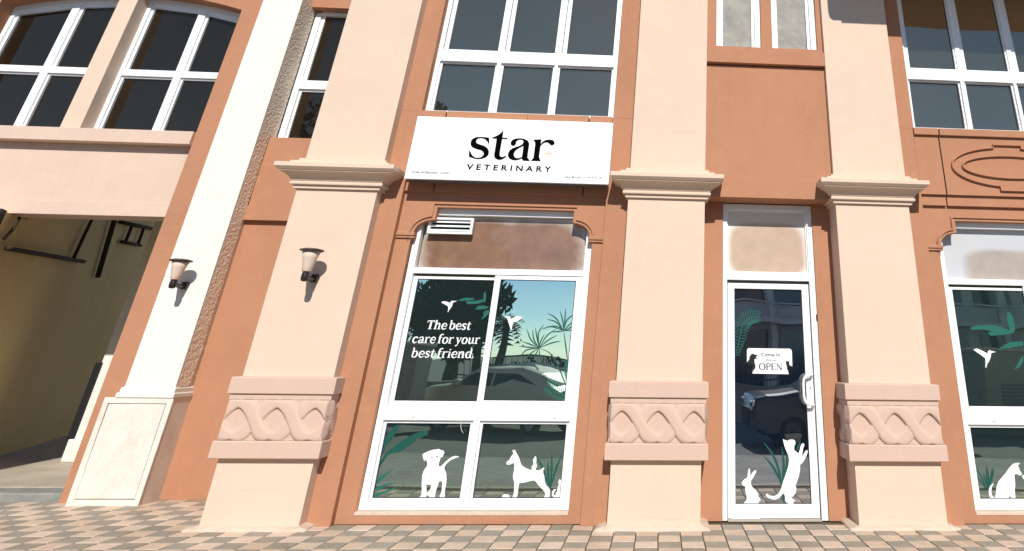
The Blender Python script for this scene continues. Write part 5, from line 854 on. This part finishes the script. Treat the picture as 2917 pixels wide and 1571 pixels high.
# right window
poly_part('sitting_dog', M_VINYL, w3, GY, name='dog_decal', label='white silhouette of a sitting dog with a curled tail')
poly_part('dog_paw', M_VINYL, w3, GY, name='dog_decal', label='edge of a second white silhouette facing the sitting dog')
blades_part('grass_decal', ['grass_c'], M_GREEN, w3, GY - .0004, 0.014)
poly_part('bird_c', M_VINYL, w3, GLS - .001, name='bird_decal')
for kk in ('leaves_right_a', 'leaves_right_b'):
    for q in TRACE[kk]: slab('leaf_decal', M_GREEN2, w3, [q], GLS - .0014, GLS)
# door
poly_part('rabbit', M_VINYL, LF, GDY, name='rabbit_decal', label='white rabbit silhouette low on the door')
poly_part('reaching_cat', M_VINYL, LF, GDY - .0016, name='cat_decal', label='white cat silhouette standing up and reaching')
blades_part('grass_decal', ['grass_b'], M_GREEN, LF, GDY, 0.026)
fern('fern_decal', 'fern_spine', LF, GDY, M_GREEN2, 0.105, 22, 0.008)
OB = poly_part('open_board', M_VINYL, LF, GDY - .001, 0.003, name='open_notice', label='white notice reading Come In, We are OPEN')
poly_part('dog_head', M_GREYINK, LF, GDY - .0012, 0.0012, name='notice_dog_print'); poly_part('cat_head', M_GREYINK, LF, GDY - .0012, 0.0012, name='notice_cat_print')
ny = GDY - .0042
sans_text('notice_lettering', 'Come In', 1.102, 1.311, 1.464, 1.498, ny, M_GREYINK, LF, off=0.012); sans_text('notice_lettering', "We're", 1.151, 1.262, 1.416, 1.440, ny, M_GREYINK, LF)
serif_text('notice_lettering', 'OPEN', 1.074, 1.336, 1.332, 0.088, ny, M_GREYINK, LF, 0.0, 1.35)
box('notice_rule', M_GREYINK, LF, (1.078, 1.123, ny - .001, ny, 1.4285, 1.4305), (1.288, 1.334, ny - .001, ny, 1.4285, 1.4305))

# ================================================================== wall lamps
M_SHADE = bpy.data.materials.new('amber_lamp_glass'); M_SHADE.use_nodes = True
b = M_SHADE.node_tree.nodes['Principled BSDF']; b.inputs['Base Color'].default_value = (0.95, 0.76, 0.60, 1); b.inputs['Roughness'].default_value = 0.22
b.inputs['Transmission Weight'].default_value = 0.30; b.inputs['IOR'].default_value = 1.12; b.inputs['Specular IOR Level'].default_value = 0.5
nt_ = M_SHADE.node_tree
M_BULB = mat('lamp_bulb', (0.75, 0.70, 0.58), 0.3, spec=0.5)
def lamp(x, yw, z, label, first=None):
    if first is None:
        t = empty('wall_lamp', (x, yw, z - .04), label, 'wall lamp', 'wall lamps on the pilasters')
        ya = yw - 0.215
        bm = bmesh.new(); bx(bm, x - .032, x + .032, yw - .045, yw - .0005, z - .045, z + .035); o = bmlink('wall_plate', bm, M_BLACK, t); md = o.modifiers.new('bevel', 'BEVEL'); md.width = .008; md.segments = 3
        bm = bmesh.new(); tube(bm, [(x, yw - .03, z - .008), (x, yw - .10, z - .020), (x, ya + .03, z - .012), (x, ya, z - .008)], [.026, .022, .022, .026], 12); bmlink('arm', bm, M_BLACK, t, smooth=True)
        bm = bmesh.new(); lathe(bm, [(.012, z - .055), (.030, z - .048), (.036, z - .02), (.035, z + .015), (.030, z + .035), (.032, z + .042)], x, ya, 20); bmlink('lamp_holder', bm, M_BLACK, t, smooth=True)
        bm = bmesh.new(); lathe(bm, [(.040, z + .040), (.043, z + .044), (.052, z + .10), (.067, z + .17), (.084, z + .236), (.080, z + .236), (.063, z + .17), (.048, z + .10), (.038, z + .046)], x, ya, 28, 1, 1); bmlink('lamp_shade', bm, M_SHADE, t, smooth=True)
        bm = bmesh.new(); lathe(bm, [(.012, z + .046), (.016, z + .07), (.027, z + .10), (.029, z + .13), (.020, z + .155), (.005, z + .163)], x, ya, 16); bmlink('bulb', bm, M_BULB, t, smooth=True)
        bm = bmesh.new(); lathe(bm, [(.104, z + .238), (.112, z + .243), (.110, z + .252), (.075, z + .262), (.02, z + .268)], x, ya, 32); bmlink('lamp_cap', bm, M_BRONZE, t, smooth=True)
        return t
    t = first.copy(); COL.objects.link(t); t.location = (x, yw, z - .04); t['label'] = label
    for ch in list(first.children):
        c = ch.copy(); COL.objects.link(c); c.parent = t
    return t
l1 = lamp(-3.585, 7.13, 2.140, 'black wall lamp with amber glass shade on the peach pilaster left of the shop window')
lamp(-5.525, 8.14, 2.128, 'black wall lamp with amber glass shade on the tall cream pier', l1)

# ================================================================== across the road (seen only as reflections)
def car(loc, rz, paint, label, tall=False, cat='car'):
    t = empty('parked_car', loc, label, cat, 'cars parked across from the clinic')
    Hh = 1.52 if tall else 1.46; Ln = 4.6; W2 = 0.9
    prof = [(-2.28, .42), (-2.30, .75), (-2.22, .98), (-1.95, 1.05), (-1.25, 1.10), (-0.55, Hh - .06), (-0.2, Hh), (0.9, Hh), (1.55, Hh - .10), (2.02, 1.12), (2.26, 1.0), (2.30, .62), (2.24, .36), (-2.1, .30)]
    bm = bmesh.new(); cs = []
    for yy, ins, zz in ((-W2, .10, .0), (-W2 + .06, .0, .0), (-W2 + .22, -.02, .02), (0, -.04, .035), (W2 - .22, -.02, .02), (W2 - .06, .0, .0), (W2, .10, .0)):
        cs.append([bm.verts.new((px * (1 - ins * .25), yy * (0.86 if pz > 1.2 else 1.0), pz * (1 - ins * .3) + (zz if pz > .9 else 0))) for px, pz in prof])
    for a, b_ in zip(cs, cs[1:]):
        for i in range(len(prof)): bm.faces.new((a[i], a[(i + 1) % len(prof)], b_[(i + 1) % len(prof)], b_[i]))
    bm.faces.new(cs[0]); bm.faces.new(list(reversed(cs[-1])))
    bmesh.ops.recalc_face_normals(bm, faces=bm.faces)
    def add(name, bm, m, smooth=False):
        me = bpy.data.meshes.new(name); bm.normal_update(); bm.to_mesh(me); bm.free(); me.materials.append(m)
        if smooth:
            for p in me.polygons: p.use_smooth = True
        o = bpy.data.objects.new(name, me); COL.objects.link(o); o.parent = t; return o
    o = add('car_body', bm, paint); md = o.modifiers.new('bevel', 'BEVEL'); md.width = .05; md.segments = 3; md.limit_method = 'ANGLE'
    for s in (-1, 1):
        for q in ([(-1.08, 1.10), (-.50, Hh - .13), (.12, Hh - .10), (.12, 1.10)], [(.20, 1.10), (.20, Hh - .10), (.88, Hh - .11), (1.72, 1.12)]):
            bm = bmesh.new(); f = [bm.verts.new((p[0], s * (.905 if p[1] < 1.2 else .800), p[1])) for p in q]; g_ = [bm.verts.new((v.co.x, v.co.y - s * .08, v.co.z)) for v in f]
            bm.faces.new(f); bm.faces.new(list(reversed(g_)))
            for i in range(4): bm.faces.new((f[i], f[(i + 1) % 4], g_[(i + 1) % 4], g_[i]))
            bmesh.ops.recalc_face_normals(bm, faces=bm.faces); add('side_window', bm, M_SLATE)
        if tall:
            bm = bmesh.new(); tube(bm, [(-.35, s * .66, Hh + .01), (-.25, s * .66, Hh + .06), (.5, s * .66, Hh + .075), (1.3, s * .66, Hh + .04), (1.4, s * .66, Hh - .02)], .022, 8); add('roof_rail', bm, M_CHROME, True)
    for q in ([(-1.27, 1.13), (-.58, Hh - .07)], [(1.60, Hh - .12), (2.02, 1.15)]):
        bm = bmesh.new(); sg = -1 if q[0][0] < 0 else 1
        f = [bm.verts.new((q[0][0] + sg * .015, -.72, q[0][1] + .01)), bm.verts.new((q[0][0] + sg * .015, .72, q[0][1] + .01)), bm.verts.new((q[1][0] + sg * .015, .66, q[1][1] + .01)), bm.verts.new((q[1][0] + sg * .015, -.66, q[1][1] + .01))]
        g_ = [bm.verts.new((v.co.x - sg * .05, v.co.y, v.co.z - .04)) for v in f]
        bm.faces.new(f); bm.faces.new(list(reversed(g_)))
        for i in range(4): bm.faces.new((f[i], f[(i + 1) % 4], g_[(i + 1) % 4], g_[i]))
        bmesh.ops.recalc_face_normals(bm, faces=bm.faces); add('windscreen', bm, M_SLATE)
    for sx in (-1.42, 1.42):
        for s in (-1, 1):
            bm = bmesh.new(); prof_ = [(.20, -.11), (.31, -.10), (.335, -.07), (.335, .07), (.31, .10), (.20, .11)]
            rings = [[bm.verts.new((math.cos(a * math.pi / 12) * r_, h_, math.sin(a * math.pi / 12) * r_)) for a in range(24)] for r_, h_ in prof_]
            for a, b_ in zip(rings, rings[1:]):
                for k in range(24): bm.faces.new((a[k], a[(k + 1) % 24], b_[(k + 1) % 24], b_[k]))
            w_ = add('wheel', bm, M_TYRE, True); w_.location = (sx, s * .80, .335)
            bm = bmesh.new(); tube(bm, [(0, -.085, 0), (0, .085, 0)], .21, 20); rm = add('rim', bm, M_RIM); rm.parent = w_
    for s in (-1, 1):
        bm = bmesh.new(); bx(bm, -2.30, -2.0, s * .62 - .2, s * .62 + .2, .78, .93); o = add('headlight', bm, M_CHROME); md = o.modifiers.new('bevel', 'BEVEL'); md.width = .04; md.segments = 3
        bm = bmesh.new(); bx(bm, -.98, -.80, s * 1.0 - .08, s * 1.0 + .08, 1.08, 1.22); o = add('wing_mirror', bm, paint); md = o.modifiers.new('bevel', 'BEVEL'); md.width = .04; md.segments = 3
    bm = bmesh.new(); bx(bm, -2.325, -2.27, -.45, .45, .55, .78); add('grille', bm, M_BLACK)
    t.rotation_euler = (0, 0, rz)
    return t
car((-4.0, -4.6, -0.425), R(28), M_CARW, 'pale beige estate car with roof rails, mirrored in the shop window with the slogan', True)
car((4.3, -1.15, -0.33), R(-2), M_CARD, 'dark blue car whose bonnet is mirrored in the glass door', False)
# boundary wall with louvred enclosure and railing
bw = box('boundary_wall', M_WALLG, None, (-24, 24, -7.9, -7.65, -0.5, 0.55), (-24, 24, -7.94, -7.61, 0.55, 0.63)); tag(bw, 'low grey boundary wall across the road, seen mirrored in the door', 'wall')
for (xa, xb, lab) in ((-9.4, -6.1, 'grey plant enclosure with louvres mirrored at the left of the slogan pane'), (8.5, 12.6, 'grey plant enclosure with louvres mirrored in the right-hand shop window')):
    en = empty('plant_enclosure', ((xa + xb) / 2, -3.4, -0.12), lab, 'enclosure', 'louvred plant enclosures')
    ORG[en.name] = Vector(((xa + xb) / 2, -3.4, -0.12))
    box('enclosure_wall', M_WALLG, en, (xa, xb, -4.4, -3.0, -0.12, 1.62), bevel=.01); box('enclosure_coping', M_CONC, en, (xa - .05, xb + .05, -4.45, -2.95, 1.62, 1.70), bevel=.01)
    for k in range(9):
        bm = bmesh.new(); z = 0.1 + k * .095
        bx(bm, xa + .4, xa + 1.9, -2.998, -2.95, z, z + .045); bmlink('louvre', bm, M_STEELG, en)
fe = empty('railing', (0, -7.78, 0.63), 'black iron railing on the boundary wall, seen mirrored in the door', 'railing')
box('top_rail', M_BLACK, fe, (-6.4, 8.4, -7.79, -7.76, 1.30, 1.34), (-6.4, 8.4, -7.79, -7.76, 0.75, 0.78))
me0 = None
for k in range(84):
    x = -6.3 + k * .175
    if me0 is None:
        o0 = box('baluster', M_BLACK, fe, (x, x + .016, -7.783, -7.767, 0.63, 1.30)); me0 = o0.data; p0 = o0.location.copy(); x0_ = x
    else:
        o = bpy.data.objects.new('baluster', me0); COL.objects.link(o); o.parent = fe; o.location = p0 + Vector((x - x0_, 0, 0))
# trees
def leafball(bm, c, r, n, s, rnd):
    for _ in range(n):
        u = Vector((rnd.gauss(0, 1), rnd.gauss(0, 1), rnd.gauss(0, 1))).normalized() * r * rnd.uniform(.45, 1.0) ** .6
        p = c + Vector((u.x, u.y, u.z * .75)); a = Vector((rnd.gauss(0, 1), rnd.gauss(0, 1), rnd.gauss(0, 1))).normalized(); b_ = a.orthogonal().normalized()
        k = s * rnd.uniform(.6, 1.4)
        v = [bm.verts.new(p + a * k), bm.verts.new(p + b_ * k * .5), bm.verts.new(p - a * k), bm.verts.new(p - b_ * k * .5)]; bm.faces.new(v)
def tree(x, y, h, r, seed, label, n=2600):
    rnd = random.Random(seed); t = empty('tree', (x, y, -0.1), label, 'tree', 'trees across the road'); ORG[t.name] = Vector((x, y, -0.1))
    bm = bmesh.new(); tube(bm, [(x, y, -.1), (x + .1, y, h * .25), (x - .1, y + .1, h * .55), (x + .1, y, h * .8)], [.24, .19, .12, .05], 10)
    for k in range(7):
        a = k * .9 + rnd.random(); z0 = h * rnd.uniform(.3, .6)
        tube(bm, [(x, y, z0), (x + math.cos(a) * r * .4, y + math.sin(a) * r * .4, z0 + h * .14), (x + math.cos(a) * r * .8, y + math.sin(a) * r * .8, z0 + h * .22)], [.09, .06, .02], 7)
    bmlink('trunk', bm, M_BARK, t, smooth=True)
    bm = bmesh.new()
    for k in range(34):
        a = rnd.uniform(0, 6.28); rr = r * rnd.uniform(0, .7); leafball(bm, Vector((x + math.cos(a) * rr, y + math.sin(a) * rr, h * rnd.uniform(.16, .93))), r * rnd.uniform(.28, .5), n // 34, .2, rnd)
    bmlink('crown', bm, M_LEAF, t)
tree(-16.5, -15, 12.5, 3.6, 1, 'tall dense tree mirrored at the far left of the slogan pane', 6000)
tree(-12.2, -13.5, 12.0, 3.0, 2, 'dense green tree mirrored behind the start of the slogan', 7000)
tree(-9.6, -14.5, 11.4, 2.6, 3, 'dense dark tree mirrored behind the end of the slogan', 7000)
tree(-8.0, -13.0, 9.4, 1.9, 6, 'slim tall tree mirrored beside the sliding sash rail', 6000)
tree(-22, -16, 10, 3.8, 4, 'broad tree mirrored beyond the left edge of the shop window', 4000)
def palm(x, y, h, seed, label):
    rnd = random.Random(seed); t = empty('palm_tree', (x, y, -0.1), label, 'palm tree', 'palms across the road'); ORG[t.name] = Vector((x, y, -0.1))
    bm = bmesh.new(); tube(bm, [(x, y, -.1), (x + .05, y, h * .5), (x, y, h)], [.22, .17, .16], 10); bmlink('trunk', bm, M_BARK, t, smooth=True)
    bm = bmesh.new()
    for k in range(34):
        a = rnd.uniform(0, 6.28); el = rnd.uniform(-.5, 1.1); L_ = 1.15 * rnd.uniform(.8, 1.1)
        pts = [Vector((x, y, h)) + Vector((math.cos(a) * math.cos(el) * L_ * s_, math.sin(a) * math.cos(el) * L_ * s_, math.sin(el) * L_ * s_ - .8 * s_ * s_)) for s_ in (0, .25, .5, .75, 1)]
        side = Vector((-math.sin(a), math.cos(a), 0))
        for p, q_ in zip(pts, pts[1:]):
            for s_ in (-1, 1):
                for f_ in (0, .5):
                    b0 = p.lerp(q_, f_); bm.faces.new([bm.verts.new(b0), bm.verts.new(b0 + side * s_ * .34 + Vector((0, 0, -.16))), bm.verts.new(b0 + (q_ - p) * .28)])
    bmlink('crown', bm, M_LEAF2, t)
palm(-7.6, -19, 2.9, 1, 'short fan palm mirrored below the right-hand bird decal')
palm(-8.9, -20, 2.6, 2, 'fan palm mirrored near the meeting rail of the sashes')
hd = empty('hedge', (-3, -17, -0.12), 'dark green hedge mirrored at the foot of the right sash', 'hedge'); ORG[hd.name] = Vector((-3, -17, -0.12))
bm = bmesh.new(); rnd = random.Random(5)
for k in range(46): leafball(bm, Vector((-7.5 + k * .26, -17 + rnd.uniform(-.4, .4), rnd.uniform(.3, 1.5) * (0.55 + .012 * k))), .6, 70, .12, rnd)
bmlink('foliage', bm, M_LEAF, hd)
# apartment block
ap = empty('apartment_block', (11, -17, -0.12), 'apartment block with curved balcony bands, mirrored in the door and right-hand window', 'building'); ORG[ap.name] = Vector((11, -17, -0.12))
box('wall', M_APART, ap, (2.2, 24, -22, -16.2, -0.12, 11.2))
for f in range(3):
    z = 1.2 + f * 3.1
    n = 30; outl = [(2.0 + 22.2 * k / n, -15.2 + 0.55 * math.sin(math.pi * ((k / n * 3) % 1))) for k in range(n + 1)]
    for (za, zb) in ((z + 1.5, z + 1.72), (z + 2.45, z + 2.52)):
        bm = bmesh.new()
        fr = [bm.verts.new((p[0], p[1], za)) for p in outl]; fr2 = [bm.verts.new((p[0], p[1], zb)) for p in outl]
        bk = [bm.verts.new((p[0], -16.2 if za == z + 1.5 else p[1] - .08, za)) for p in outl]; bk2 = [bm.verts.new((p[0], -16.2 if za == z + 1.5 else p[1] - .08, zb)) for p in outl]
        for k in range(n):
            bm.faces.new((fr[k], fr[k + 1], fr2[k + 1], fr2[k])); bm.faces.new((fr2[k], fr2[k + 1], bk2[k + 1], bk2[k])); bm.faces.new((bk[k], bk[k + 1], fr[k + 1], fr[k]))
        bmlink('balcony_band', bm, M_APART, ap)
    for k in range(9):
        x = 3.0 + k * 2.35
        w_ = box('window', M_SLATE, ap, (x, x + 1.75, -16.19, -16.14, z - .6 if f else 0.2, z + 1.3))
for k in range(9): box('column', M_APART, ap, (2.1 + k * 2.7, 2.4 + k * 2.7, -15.6, -15.3, -0.12, 11.0))

# hairline cracks in the render
rnd = random.Random(11)
for (x, z, L_, nm) in ((0.02, 3.86, 0.40, 'P2'), (-3.75, 0.30, 0.34, 'P1'), (2.2, 0.10, 0.45, 'P3'), (-0.1, 0.10, 0.40, 'P2')):
    bm = bmesh.new(); pts = []; zz = z
    for k in range(14):
        zz += rnd.uniform(-.009, .008); pts.append((x + L_ * k / 13, zz, 0.0015 * rnd.uniform(.4, 1.2)))
    stroke2d(bm, pts, 7.1298, 0.0004); bmlink('hairline_crack', bm, M_CRACK, B)

bm = bmesh.new(); tube(bm, [(-1.925, 7.396, 0.90), (-1.93, 7.388, 0.875), (-1.945, 7.386, 0.84), (-1.95, 7.386, 0.80), (-1.938, 7.386, 0.765), (-1.915, 7.388, 0.735)], 0.0022, 6)
bmlink('loose_wire', bm, M_WHITE, w1, smooth=True)
